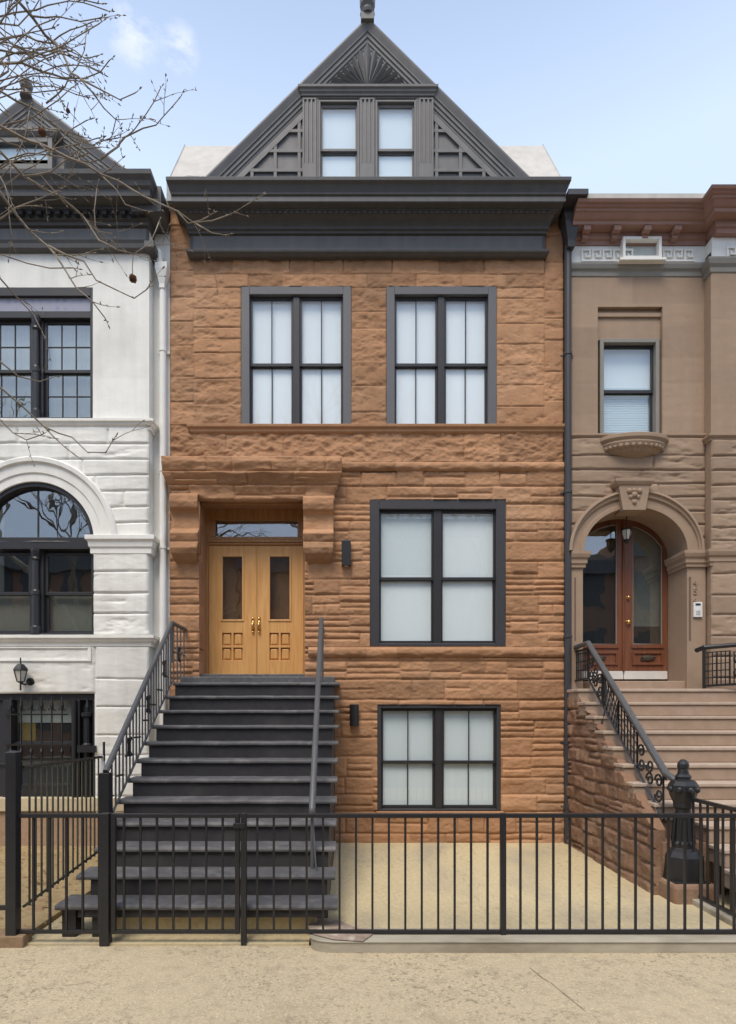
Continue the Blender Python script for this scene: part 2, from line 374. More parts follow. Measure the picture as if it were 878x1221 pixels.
def courses(u0, u1, v0, v1, ch=(0.2, 0.4), width=(0.5, 1.2), seed=0):
    r = random.Random(seed); out = []; z = v0
    while z < v1 - 1e-6:
        h = r.uniform(*ch)
        if v1 - z - h < ch[0] * 0.7: h = v1 - z
        x = u0
        if width is None: out.append((u0, u1, z, z + h))
        else:
            while x < u1 - 1e-6:
                w = r.uniform(*width)
                if u1 - x - w < width[0] * 0.6: w = u1 - x
                out.append((x, x + w, z, z + h)); x += w
        z += h
    return out

def mould(prof, x0, x1, side=1.0, ends=(True, True), yb=0.25):
    """Cornice: profile [(projection, z)] run along X at wall plane y=0 - projection, returned at its ends."""
    m = MB(); v = []; f = []
    for (p, z) in prof:
        a = x0 - (p * side if ends[0] else 0); b = x1 + (p * side if ends[1] else 0)
        v += [(a, yb, z), (a, -p, z), (b, -p, z), (b, yb, z)]
    n = len(prof)
    for i in range(n - 1):
        o = i * 4; q = o + 4
        f += [(o, o + 1, q + 1, q), (o + 1, o + 2, q + 2, q + 1), (o + 2, o + 3, q + 3, q + 2)]
    f += [(0, 3, 2, 1), ((n - 1) * 4, (n - 1) * 4 + 1, (n - 1) * 4 + 2, (n - 1) * 4 + 3)]
    m.add(v, f); return m

def rake(cx, za, zb, tan, prof, y0):
    """Raking cornice of a gable; prof [(inset, y)] measured square to the slope."""
    m = MB(); cs = math.cos(math.atan(tan))
    for sgn in (-1, 1):
        v = []; f = []
        for (n, y) in prof:
            zt = za - n / cs
            v += [(cx, y0 + y, zt), (cx + sgn * (zt - zb) / tan, y0 + y, zb)]
        for i in range(len(prof) - 1):
            o = 2 * i; f.append((o, o + 1, o + 3, o + 2))
        m.add(v, f)
    return m

def ring_arch(cx, cz, rings, yb, n=40, a0=0.0, a1=PI):
    """Arch: rings [(a, b, y)] from the inside out; inner rim runs back to yb."""
    m = MB(); seq = [(rings[0][0], rings[0][1], yb)] + rings + [(rings[-1][0], rings[-1][1], 0.05)]
    v = []; f = []
    for (a, b, y) in seq:
        for k in range(n + 1):
            t = a0 + (a1 - a0) * k / n
            v.append((cx + a * math.cos(t), y, cz + b * math.sin(t)))
    w = n + 1
    for i in range(len(seq) - 1):
        for k in range(n): f.append((i * w + k, i * w + k + 1, (i + 1) * w + k + 1, (i + 1) * w + k))
    m.add(v, f); return m

# ------------------------------------------------------------------ windows
def frame_mb(x0, x1, z0, z1, y0, y1, w, wt=None, wb=None):
    m = MB(); wt = w if wt is None else wt; wb = w if wb is None else wb
    m.box(x0, x0 + w, y0, y1, z0, z1); m.box(x1 - w, x1, y0, y1, z0, z1)
    m.box(x0 + w, x1 - w, y0 + 0.0005, y1, z1 - wt, z1)
    if wb > 0: m.box(x0 + w, x1 - w, y0 + 0.0005, y1, z0, z0 + wb)
    return m

def window(parent, x0, x1, z0, z1, yf, cw, cas, sash, shade, glass, mull=0.12, mvert=0, mhor=0, meet=0.5, deep=0.16, cb=0.0, shade_parts=None, stile=0.035, name='window', label=None):
    w = frame_mb(x0, x1, z0, z1, yf - 0.02, yf + deep, cw, wb=cb if cb > 0 else 0.0)
    wo = w.build(name, cas, parent, bevel=0.006, label=label)
    ix0, ix1, iz0, iz1 = x0 + cw, x1 - cw, z0 + cb, z1 - cw
    s = MB(); g = MB(); y = yf + 0.045
    cols = [(ix0, ix1)] if not mull else [(ix0, (ix0 + ix1) / 2 - mull / 2), ((ix0 + ix1) / 2 + mull / 2, ix1)]
    if mull: s.box(cols[0][1], cols[1][0], y - 0.03, y + 0.06, iz0, iz1)
    zm = iz0 + (iz1 - iz0) * meet
    for (a, b) in cols:
        for (c, d, yy) in ((iz0, zm + 0.02, y + 0.03), (zm - 0.02, iz1, y)):
            s.join(frame_mb(a, b, c, d, yy, yy + 0.035, stile, wt=0.045, wb=0.05))
            ga, gb, gc, gd = a + stile, b - stile, c + 0.05, d - 0.045
            for i in range(1, mvert + 1):
                q = ga + (gb - ga) * i / (mvert + 1); s.box(q - 0.0085, q + 0.0085, yy + 0.006, yy + 0.03, gc, gd)
            for i in range(1, mhor + 1):
                q = gc + (gd - gc) * i / (mhor + 1); s.box(ga, gb, yy + 0.0075, yy + 0.029, q - 0.0085, q + 0.0085)
            g.add([(ga, yy + 0.02, gc), (gb, yy + 0.02, gc), (gb, yy + 0.02, gd), (ga, yy + 0.02, gd)], [(0, 1, 2, 3)])
    s.build('sash', sash, wo, bevel=0.004); g.build('pane', glass, wo)
    if shade_parts is None and shade is not None:
        shade_parts = [(ix0, ix1, iz0, iz1, shade)]
    for (a, b, c, d, mm) in (shade_parts or []):
        MB().box(a, b, yf + deep + 0.012, yf + deep + 0.018, c, d).build('shade', mm, wo)
    return wo

# ================================================================== SETTING
struct('ground', MB().box(-300, 300, -300, 300, -1.0, -0.26), M['ground'])
struct('road', MB().box(-120, 120, -15.4, -7.35, -0.255, -0.215), M['asphalt'])
wk = MB().box(-60, 60, -7.2, -3.93, -0.25, -0.075)
struct('sidewalk', wk, M['walk'], bevel=0.006)
ck = MB(); rc = random.Random(8)
for (xa, ya_, n_, dx_, dy_) in ((1.50, -4.42, 9, .022, -.085), (-2.3, -4.75, 7, .05, .012), (2.6, -5.0, 8, .05, -.02)):
    pts = [(xa + dx_ * i + rc.uniform(-.01, .01), ya_ + dy_ * i + rc.uniform(-.012, .012)) for i in range(n_)]
    for (p, q) in zip(pts[:-1], pts[1:]):
        w_ = rc.uniform(.0015, .0035); ck.add([(p[0] - w_, p[1], -.071), (p[0] + w_, p[1], -.071), (q[0] + w_, q[1] + .0005, -.0712), (q[0] - w_, q[1], -.0712)], [(0, 1, 2, 3)])
struct('pavement_crack', ck, M['plaque'])
gt_ = MB()
for k in range(700):
    x, y = rc.uniform(-3.2, 3.8), rc.choice((rc.uniform(-5.3, -4.1), rc.gauss(-4.2, .08))); s_ = rc.uniform(.003, .008); a = rc.uniform(0, 3)
    if y > -4.12: continue
    gt_.add([(x + s_ * math.cos(a), y + s_ * math.sin(a), -.0755), (x - s_ * math.sin(a), y + s_ * math.cos(a), -.0755), (x - s_ * math.cos(a), y - s_ * math.sin(a), -.0755), (x + s_ * math.sin(a), y - s_ * math.cos(a), -.0755), (x, y, -.075 + s_ * .8)], [(0, 1, 4), (1, 2, 4), (2, 3, 4), (3, 0, 4)])
go_ = gt_.build('grit', M['curb']); go_['kind'] = 'stuff'; go_['label'] = 'fine grit scattered over the sidewalk in front of the fence'; go_['category'] = 'grit'
struct('kerb', MB().box(-60, 60, -7.36, -7.205, -0.3, -0.08), M['curb'], bevel=0.015)
struct('opposite_sidewalk', MB().box(-60, 60, -19, -15.45, -0.25, -0.085), M['walk'])

# areaway slab in front of the brown house with a rounded near corner
def slab_poly(x0, x1, y0, y1, r):
    pts = [(x1, y1), (x0, y1), (x0, y0 + r)]
    for k in range(1, 9):
        a = PI + PI / 2 * k / 8; pts.append((x0 + r * 1.7 + r * 1.7 * math.cos(a), y0 + r + r * math.sin(a)))
    return pts + [(x1, y0)]
struct('areaway_paving', MB().prism(slab_poly(-0.35, 3.66, -4.0, 0.5, 0.2), -0.25, 0.0, 'z'), M['yard'], bevel=0.01)
struct('stoop_foot_paving', MB().box(-2.95, -0.352, -3.928, 0.3, -0.25, -0.06), M['yard'])
struct('left_yard_paving', MB().box(-9.5, -2.955, -3.925, 0.3, -0.25, -0.01), M['paver'])
struct('right_yard_paving', MB().box(3.665, 9.0, -4.0, 0.3, -0.25, -0.004), M['yard'])
# fence curb laid on the slab edge: two courses
cb = MB().prism(slab_poly(-0.33, 4.2, -4.10, -3.78, 0.13), -0.2, 0.022, 'z')
tag(cb.build('fence_curb', M['curb'], bevel=0.012), 'long worn concrete curb under the front fence of the brown house', 'curb')
rd = MB().prism([(-0.36, -3.72), (-0.30, -3.93), (-0.12, -4.05), (0.12, -4.09), (0.2, -3.95), (-0.1, -3.6), (-0.3, -3.56)], -0.07, 0.032, 'z')
tag(rd.build('curb_stone', M['redstone'], bevel=0.02), 'flaking reddish corner stone at the foot of the black stoop', 'stone')
tag(MB().box(-9.0, -2.90, -3.99, -3.83, -0.2, 0.03).build('yard_curb', M['yardcurb'], bevel=0.012), 'brown stone curb along the front of the left yard', 'curb')

# ================================================================== BROWN HOUSE
XL, XR = X(203), X(672)
bh = thing('brownstone_house', 'reddish brownstone row house with charcoal gable, stoop entrance and oak doors, in the centre', 'house', (0.3, 0, 0))
zc = lambda py: Z(py, 0)
W2L = (X(288), X(419), zc(507), zc(342)); W2R = (X(461), X(592), zc(507), zc(342))
WP = (X(441), X(603), zc(771), zc(596)); WB = (X(450), X(597), zc(967), zc(840))
DO = (X(238), X(364), 2.2, zc(596))
wall = MB()
fm = facing(0.0)
# top storey: big rock-faced blocks in separate stacks
top = []
zA0, zA1, zA2, zA3 = zc(508), zc(344), zc(328), zc(304)
xs = [XL, X(232), W2L[0], W2L[1], W2R[0], W2R[1], X(649), XR]
sd = 11
for i, (a, b) in enumerate(zip(xs[:-1], xs[1:])):
    if i in (0, 6): top += courses(a, b, zA0, zc(240), (0.27, 0.5), None, sd + i)
    elif i in (2, 4): pass
    else: top += courses(a, b, zA0, zA1, (0.17, 0.52), None, sd + i)
r = random.Random(4)
for (a, b) in ((zA1, zA2), (zA2, zA3), (zA3, zc(240))):
    x = xs[1]
    while x < xs[6] - 1e-4:
        w = r.uniform(0.35, 0.8)
        if xs[6] - x - w < 0.3: w = xs[6] - x
        top.append((x, x + w, a, b)); x += w
wall.join(rock(XL, XR, zA0, zc(240), top, fm, [W2L, W2R], amp=0.028, joint=(0.014, 0.018), seed=1, freq=(6, 10), nz=0.6, res=(0.015, 0.012), flat=1.0, wob=.006, fine=.28))
# plain rough band between the two belts
wall.join(rock(XL, XR, zc(553), zc(507), courses(XL, XR, zc(553), zc(507), (0.7, 0.8), (0.55, 1.0), 5), fm, [], amp=0.022, joint=(0.012, 0.02), seed=2, freq=(8, 13), nz=0.9, res=(0.015, 0.012), fine=.35, wob=.006))
# parlour floor and basement: random ashlar of long thin stones
wall.join(rock(XL, XR, zc(774), zc(552), ashlar(XL, XR, zc(774), zc(552), (0.24, 0.34), (0.4, 0.9), (0.36, 0.74), seed=21), fm, [WP, DO], amp=0.036, joint=(0.026, 0.042), seed=3, freq=(4, 8), nz=0.3, wob=.007, res=(.017, .012), fine=.22))
wall.join(rock(XL, XR, -0.15, zc(773), ashlar(XL, XR, -0.15, zc(773), (0.24, 0.34), (0.4, 0.9), (0.36, 0.74), seed=33), fm, [WB, DO], amp=0.036, joint=(0.026, 0.042), seed=4, freq=(4, 8), nz=0.3, wob=.007, res=(.017, .012), fine=.22))
wo = wall.build('wall', M['brown'], bh, smooth=True)
MB().box(XL + 0.01, XR - 0.01, 0.62, 11, -0.2, 9.9).build('house_body', M['brown'], bh)
# door recess linings
rv = MB(); rv.box(DO[0] - 0.25, DO[0] - 0.004, 0.03, 0.62, 2.2, DO[3]); rv.box(DO[1] + 0.004, DO[1] + 0.2, 0.03, 0.62, 2.2, DO[3])
rv.box(DO[0] - 0.25, DO[1] + 0.2, 0.03, 0.62, DO[3] + 0.002, DO[3] + 0.2)
rv.build('door_reveal', M['brown'], bh)
# belts
def belt(z0, z1, x0, x1, proj, seed, rough=True):
    def mf(U, V, H):
        t = (V - z0) / (z1 - z0); s = np.sqrt(np.clip(1 - (2 * t - 1) ** 2 * 0.75, 0, 1))
        return (U, -(proj * s) - H, V)
    return rock(x0, x1, z0, z1, courses(x0, x1, z0, z1, (5, 6), (0.4, 0.75), seed), mf, amp=0.022 if rough else 0.006, joint=(0.012, 0.05), seed=seed, back=0.0, freq=(6, 10), nz=0.8, res=(0.018, 0.012), wob=0.004)
belt(zc(563), zc(552), X(400), XR, 0.07, 41).build('belt_course', M['brown'], bh, smooth=True)
belt(zc(784), zc(772), X(368), XR, 0.07, 42).build('belt_course', M['brown'], bh, smooth=True)
mould([(0.02, zc(518)), (0.05, zc(516)), (0.055, zc(513)), (0.085, zc(511.5)), (0.09, zc(508.5)), (0.03, zc(506.5))], X(231), XR - 0.02, 1, yb=0.02).build('sill_course', M['brown'], bh, bevel=0.006)
# hood over the door
zh0, zh1 = zc(600), Z(543, -0.28)
def hoodmap(U, V, H):
    t = np.clip((V - zh0) / (zh1 - zh0), 0, 1)
    pr = np.where(t > 0.62, 0.27 - 0.03 * np.abs(t - 0.85) / 0.2, 0.10 + 0.17 * np.clip((t - 0.18) / 0.44, 0, 1) ** 1.4)
    hw = np.where(t > 0.62, 1.0, 0.915 + 0.085 * np.clip((t - 0.15) / 0.47, 0, 1))
    cx = -1.465
    return (cx + (U - cx) * hw, -(pr) - H, V)
hb = courses(-2.84, -0.09, zh0 + (zh1 - zh0) * 0.62, zh1, (1, 2), (0.35, 0.7), 8) + ashlar(-2.84, -0.09, zh0, zh0 + (zh1 - zh0) * 0.62, (0.2, 0.25), (0.4, 0.8), (0.3, 0.7), 9)
hood = rock(-2.84, -0.09, zh0, zh1, hb, hoodmap, amp=0.035, joint=(0.02, 0.03), seed=6, back=-0.0, res=(0.018, 0.012), freq=(4, 9), nz=0.6)
# close the hood back to the wall: rims at projection 0
hood.box(-2.80, -0.13, -0.24, 0.02, zh1 - 0.05, zh1 - 0.004); hood.box(DO[0] - 0.02, DO[1] + 0.02, -0.1, 0.03, zh0 + 0.004, zh0 + 0.06)
hood.t += [0.0] * (len(hood.v) - len(hood.t))
ho = hood.build('door_hood', M['brown'], bh, smooth=False)
for p in ho.data.polygons: p.use_smooth = True
for o_ in ():
    pass
def corbel(px0, px1, py0, py1, seed):
    x0, x1 = X(px0, -0.1), X(px1, -0.1); z1, z0 = zc(py0), zc(py1)
    ts = [0, .05, .12, .2, .3, .42, .5, .62, .72, .78, .86, .95, 1.0]
    pv = [.01, .11, .19, .22, .18, .215, .12, .105, .12, .20, .225, .215, .17]
    def mf(U, V, H):
        t = (V - z0) / (z1 - z0); p = np.interp(t, ts, pv)
        cx = (x0 + x1) / 2; k = np.interp(t, [0, .06, .16, .3, 1], [.7, .86, .97, 1, 1])
        return (cx + (U - cx) * k, -p - H, V)
    bl = []
    for a, b in ((0, .3), (.3, .43), (.43, .75), (.75, 1.0)): bl.append((x0, x1, z0 + (z1 - z0) * a, z0 + (z1 - z0) * b))
    m = rock(x0, x1, z0, z1, bl, mf, amp=0.022, joint=(0.02, 0.03), seed=seed, res=(0.014, 0.012), back=0.0, nz=0.6, freq=(5, 8))
    # carry sides back to the wall
    n0 = len(m.v)
    vv = np.array(m.v); 
    m.prism([( -0.0, z0 + 0.03), (-0.0, z1)] , 0, 0, 'x') if False else None
    m.box(x0 + 0.006, x1 - 0.006, -0.10, 0.02, z0 + (z1 - z0) * .16, z1 + 0.002)
    m.t += [0.0] * (len(m.v) - n0)
    m.build('door_corbel', M['brown'], bh, smooth=True)
corbel(205, 238, 593, 674, 51); corbel(362, 398, 596, 673, 52)

# doors
dy = 0.44
dx0, dx1, dz0, dz1 = X(249, dy), X(362, dy), 2.655, Z(650, dy)
tz0, tz1 = dz1, Z(612, dy)
fr = MB(); fr.box(DO[0] - 0.02, dx0, dy - 0.03, dy + 0.1, 2.47, tz1 + 0.1); fr.box(dx1, DO[1] + 0.02, dy - 0.03, dy + 0.1, 2.47, tz1 + 0.1)
fr.box(dx0, dx1, dy - 0.031, dy + 0.1, dz1 - 0.0, dz1 + 0.035); fr.box(dx0, dx1, dy - 0.055, dy + 0.1, dz1 + 0.035, dz1 + 0.075)
fr.box(dx0, dx1, dy - 0.031, dy + 0.1, dz1 + 0.075, dz1 + 0.13); fr.box(dx0, dx1, dy - 0.031, dy + 0.1, Z(621, dy), tz1 + 0.1)
fr.box(dx0, X(257, dy), dy - 0.031, dy + 0.1, dz1 + 0.13, Z(621, dy)); fr.box(X(355, dy), dx1, dy - 0.031, dy + 0.1, dz1 + 0.13, Z(621, dy))
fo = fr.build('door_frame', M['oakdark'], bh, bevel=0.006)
tr = MB(); tr.box(X(257, dy), X(355, dy), dy + 0.02, dy + 0.026, dz1 + 0.13, Z(621, dy)); tr.build('transom_pane', M['glassdark'], fo)
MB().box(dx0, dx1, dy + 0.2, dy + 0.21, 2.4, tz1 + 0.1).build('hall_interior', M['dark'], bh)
def oak_door(x0, x1, hs):
    y = dy; w = x1 - x0; H = dz1 - dz0; m = MB()
    gx0, gx1 = x0 + w * 0.285, x1 - w * 0.285; gz0, gz1 = dz0 + H * 0.425, dz0 + H * 0.915
    st = 0.0
    m.box(x0 + 0.004, gx0, y, y + 0.045, dz0, dz1 - 0.004); m.box(gx1, x1 - 0.004, y, y + 0.045, dz0, dz1 - 0.004)
    m.box(gx0, gx1, y + 0.0007, y + 0.045, gz1, dz1 - 0.004); m.box(gx0, gx1, y + 0.0007, y + 0.045, dz0 + H * 0.325, gz0)
    m.box(gx0, gx1, y + 0.0007, y + 0.045, dz0, dz0 + H * 0.115)
    # four small raised panels
    pz0, pz1 = dz0 + H * 0.115, dz0 + H * 0.325; mx, mz = (gx0 + gx1) / 2, (pz0 + pz1) / 2
    m.box(mx - 0.018, mx + 0.018, y + 0.001, y + 0.045, pz0, pz1); m.box(gx0, gx1, y + 0.0015, y + 0.045, mz - 0.018, mz + 0.018)
    for (a, b) in ((gx0, mx - 0.018), (mx + 0.018, gx1)):
        for (c, d) in ((pz0, mz - 0.018), (mz + 0.018, pz1)):
            m.add([(a, y + 0.042, c), (b, y + 0.042, c), (b, y + 0.042, d), (a, y + 0.042, d),
                   (a + .03, y + 0.012, c + .03), (b - .03, y + 0.012, c + .03), (b - .03, y + 0.012, d - .03), (a + .03, y + 0.012, d - .03)],
                  [(0, 1, 5, 4), (1, 2, 6, 5), (2, 3, 7, 6), (3, 0, 4, 7), (4, 5, 6, 7)])
    # moulding round glass
    m.join(frame_mb(gx0 - 0.025, gx1 + 0.025, gz0 - 0.025, gz1 + 0.025, y - 0.012, y + 0.02, 0.032))
    do = m.build('door', M['oak'], bh, bevel=0.004)
    MB().box(gx0, gx1, y + 0.018, y + 0.024, gz0, gz1).build('pane', M['glassdark'], do)
    hx = x1 - 0.05 if hs > 0 else x0 + 0.05
    h = MB(); hz = dz0 + H * 0.42
    h.box(hx - 0.022, hx + 0.022, y - 0.012, y + 0.002, hz - 0.17, hz + 0.06); h.lathe([(0.018, 0), (0.02, 0.01), (0.012, 0.02)], 0, 0, 12)
    h.v[-36:] = [(hx + a, y - 0.012 - c, hz + 0.03 + b) for (a, b, c) in h.v[-36:]]
    h.tube([(hx, y - 0.012, hz - 0.03), (hx, y - 0.06, hz - 0.05), (hx, y - 0.065, hz - 0.10), (hx, y - 0.045, hz - 0.14), (hx, y - 0.012, hz - 0.15)], [0.011, 0.012, 0.014, 0.012, 0.011], 8)
    h.ball((hx, y - 0.025, hz - 0.19), 0.018)
    h.build('handle', M['brass'], do, smooth=True)
dm = (dx0 + dx1) / 2
oak_door(dx0, dm, 1); oak_door(dm, dx1, -1)
MB().tube([(dm, dy - 0.006, dz0), (dm, dy - 0.006, dz1 - 0.01)], 0.017, 10).build('door_astragal', M['oak'], bh)
MB().box(DO[0], DO[1], 0.06, dy + 0.1, 2.42, 2.65).build('door_sill', M['tread'], bh, bevel=0.01)

# windows
W2 = dict(yf=0.0, cw=0.128, cas=M['casing'], sash=M['sash'], glass=M['glass'], shade=M['shade'], mull=0.10, mvert=1, meet=0.475, deep=0.10)
window(bh, *W2L, **W2); window(bh, *W2R, **W2)
a, b, c, d = WP; mx = (a + b) / 2
window(bh, a, b, c, d, 0.0, 0.15, M['casingdark'], M['sash'], None, M['glass'], mull=0.12, meet=0.485, deep=0.10, cb=0.05, stile=0.03,
       shade_parts=[(a + .15, mx, (c + d) / 2, d - .15, M['shade3']), (mx, b - .15, (c + d) / 2, d - .15, M['shade4']), (a + .15, mx, c, (c + d) / 2, M['shade4']), (mx, b - .15, c, (c + d) / 2, M['shade4'])])
window(bh, *WB, 0.0, 0.06, M['casingdark'], M['sash'], M['shade3'], M['glass'], mull=0.11, mvert=1, meet=0.46, deep=0.10, cb=0.03)
MB().box(WB[0] - 0.02, WB[1] + 0.04, -0.075, 0.1, WB[2] - 0.05, WB[2] - 0.003).build('window_sill', M['brown'], bh, bevel=0.01)

# main cornice
zc_ = lambda py, p: Z(py, -p)
def cornice(parent, x0, x1, side, yoff=0.0, ztop=None):
    pf = [(0.0, 9.12), (0.10, 9.12), (0.16, 9.15), (0.17, 9.185), (0.12, 9.20), (0.095, 9.215), (0.075, 9.22), (0.075, 9.465), (0.11, 9.47), (0.12, 9.50), (0.15, 9.51),
          (0.155, 9.545), (0.17, 9.56), (0.20, 9.60), (0.26, 9.635), (0.32, 9.65), (0.335, 9.652), (0.335, 9.675), (0.42, 9.678), (0.43, 9.68), (0.43, 9.765), (0.455, 9.775), (0.46, 9.80), (0.475, 9.83), (0.50, 9.88), (0.545, 9.905), (0.55, 9.955), (0.30, 9.975), (0.0, 9.99)]
    return mould(pf, x0, x1, side)
cx0, cx1 = X(227, -0.08) + 0.035, X(650, -0.08) - 0.035
cor = cornice(bh, cx0, cx1, 0.5)
co = cor.build('cornice', M['graydark'], bh, bevel=0.004)
# pale fascia strip and the row of small dentils belong to the cornice
x = cx0 - 0.08
while x < cx1 + 0.08:
    MB().box(x, x + 0.055, -0.322, -0.30, 9.615, 9.643).build('dentil', M['graydark'], co); x += 0.085
MB().box(cx0 - 0.23, cx1 + 0.23, -0.434, -0.425, 9.69, 9.757).build('fascia', M['gray'], co)
MB().box(cx0 + 0.01, cx1 - 0.01, -0.079, -0.07, 9.232, 9.455).build('frieze', M['gray'], co)

# gable
def gable(parent, cx, za, zb, tan, y, prof, gm, backdepth=3.5, bay=None):
    R = rake(cx, za, zb, tan, prof, y)
    ro = R.build('raking_cornice', gm, parent, bevel=0.003)
    n = prof[-1][0]; cs = math.cos(math.atan(tan)); zt = za - (n - 0.06) / cs
    hw = (zt - zb) / tan
    if bay is None: MB().prism([(cx - hw, zb), (cx + hw, zb), (cx, zt)], y, y + 0.15).build('gable_wall', M['gray'], parent)
    else:                                      # the wall leaves the window bay open
        xa, xb, zt2 = bay; hz = lambda x: zt - abs(x - cx) * tan
        m = MB(); h2_ = (zt - zt2) / tan
        m.prism([(cx - h2_, zt2), (cx + h2_, zt2), (cx, zt)], y, y + 0.15)
        m.prism([(cx - hw, zb), (xa, zb), (xa, zt2), (cx - h2_, zt2)] if xa > cx - h2_ else [(cx - hw, zb), (xa, zb), (xa, hz(xa))], y, y + 0.15)
        m.prism([(cx + hw, zb), (xb, zb), (xb, zt2), (cx + h2_, zt2)] if xb < cx + h2_ else [(cx + hw, zb), (xb, zb), (xb, hz(xb))], y, y + 0.15)
        m.build('gable_wall', M['gray'], parent)
    zt = za - 0.03; hw = (zt - zb) / tan
    MB().prism([(cx - hw, zb), (cx + hw, zb), (cx, zt)], y + 0.16, y + backdepth).build('dormer_roof', M['graydark'], parent)
    return ro
GY = -0.12; gcx = 0.30; gzb = 9.96
gtan = 0.985; gza = Z(19, -0.22)
prof = [(0.0, 0.10), (0.0, -0.095), (0.03, -0.105), (0.05, -0.098), (0.115, -0.07), (0.13, -0.068), (0.135, -0.05), (0.18, -0.048), (0.185, -0.03), (0.225, -0.028), (0.235, -0.012), (0.26, -0.01), (0.265, 0.0), (0.29, 0.002), (0.30, 0.05)]
gable(bh, gcx, gza, gzb, gtan, GY, prof, M['gray'], bay=(X(361, GY - .06) + .02, X(517, GY - .06) - .02, Z(114, GY - .06)))
# finial
fz = gza
fn = MB(); fn.box(gcx - 0.10, gcx + 0.10, GY - 0.15, GY + 0.1, fz - 0.09, fz + 0.015)
fn.lathe([(0.10, fz + 0.015), (0.115, fz + 0.05), (0.085, fz + 0.08), (0.08, fz + 0.12), (0.115, fz + 0.16), (0.12, fz + 0.26), (0.09, fz + 0.30), (0.05, fz + 0.34), (0.07, fz + 0.40), (0.02, fz + 0.5)], gcx, GY - 0.08, 12)
fn.build('finial', M['gray'], bh, smooth=False)
# window bay on the gable
by = GY - 0.06
gx = lambda px: X(px, by); gz = lambda py: Z(py, by)
bay = MB(); bay.box(gx(361), gx(517), by + 0.10, GY + 0.16, gzb, gz(112))
# surround pieces leaving window openings
wz0, wz1 = gzb + 0.25, gz(119.5)
wins = [(gx(380), gx(428.5)), (gx(448), gx(496.5))]
pil = [(gx(361), gx(377.5)), (gx(429.5), gx(446.5)), (gx(499.5), gx(517))]
bay.box(gx(361), gx(517), by + 0.0, by + 0.1, gz(117), gz(112)); bay.box(gx(361), gx(517), by + 0.0, by + 0.1, gzb, wz0)
for (a, b) in ((gx(361), wins[0][0]), (wins[0][1], wins[1][0]), (wins[1][1], gx(517))): bay.box(a, b, by + 0.001, by + 0.1, wz0, gz(117))
bo = bay.build('window_bay', M['gray'], bh, bevel=0.004)
mould([(0.0, 0.0), (0.02, 0.005), (0.024, 0.03), (0.045, 0.05), (0.05, 0.075), (0.072, 0.09), (0.075, 0.125), (0.0, 0.14)], 0, gx(517) - gx(361), 0.9, yb=0.1).build('bay_cornice', M['gray'], bo, bevel=0.003)
bc = bpy.data.objects[-1] if False else [o for o in C.objects if o.name.startswith('bay_cornice')][-1]
bc.location = (gx(361), by, gz(115.5))
for (a, b) in pil:
    p = MB(); w = b - a; z0, z1 = gz(196), gz(117)
    p.box(a, b, by - 0.022, by + 0.002, gzb, z0); p.box(a, b, by - 0.022, by + 0.002, z1 - 0.035, z1 - 0.012)
    for k in range(4):
        u = a + w * (k * 0.29); p.box(u, u + w * 0.13, by - 0.0215, by + 0.002, z0, z1 - 0.035)
    p.box(a, b, by - 0.004, by + 0.002, z0, z1 - 0.035)
    p.build('fluted_pilaster', M['gray'], bo, bevel=0.003)
for (a, b) in wins:
    w = frame_mb(a, b, wz0, wz1, by - 0.012, by + 0.11, 0.03)
    wo_ = w.build('gable_window', M['gray'], bh, bevel=0.004)
    s = MB(); g = MB(); zm = gz(177)
    s.join(frame_mb(a + .03, b - .03, zm - 0.01, wz1 - 0.03, by + 0.03, by + 0.06, 0.026, wt=0.05, wb=0.04)); s.join(frame_mb(a + .03, b - .03, wz0 + 0.03, zm + 0.02, by + 0.062, by + 0.09, 0.026, wt=0.05, wb=0.05))
    s.build('sash', M['gray'], wo_, bevel=0.003)
    g.box(a + .06, b - .06, by + 0.045, by + 0.048, zm, wz1 - .06); g.box(a + .06, b - .06, by + 0.076, by + 0.079, wz0 + .06, zm)
    g.build('pane', M['glass'], wo_)
    MB().box(a + 0.03, b - 0.03, by + 0.092, by + 0.099, wz0, zm).build('shade', M['shade2'], wo_)
    MB().box(a + 0.03, b - 0.03, by + 0.0925, by + 0.098, zm, wz1).build('shade', M['shade'], wo_)
# sunburst
sb = MB(); scz = gz(106); csl = math.cos(math.atan(gtan)); zin = gza - 0.275 / csl
nr = 15
for k in range(nr):
    a0 = PI * (k + 0.08) / nr; a1 = PI * (k + 0.92) / nr; am = (a0 + a1) / 2
    def reach(a):
        dxx, dzz = math.cos(a), math.sin(a); return (zin - scz) / (dzz + gtan * abs(dxx)) if True else 0
    r0 = 0.04; pts = []
    ra, rm, rb = reach(a0), reach(am), reach(a1)
    q = lambda rr, a, yy: (gcx + rr * math.cos(a), GY - 0.03 + yy, scz + rr * math.sin(a))
    sb.add([q(r0, a0, 0.0), q(r0, am, -0.02), q(r0, a1, 0.0), q(ra, a0, 0.0), q(rm, am, -0.055), q(rb, a1, 0.0)], [(0, 3, 4, 1), (1, 4, 5, 2), (3, 5, 4), (0, 1, 2)])
sb.build('sunburst_panel', M['gray'], bh)
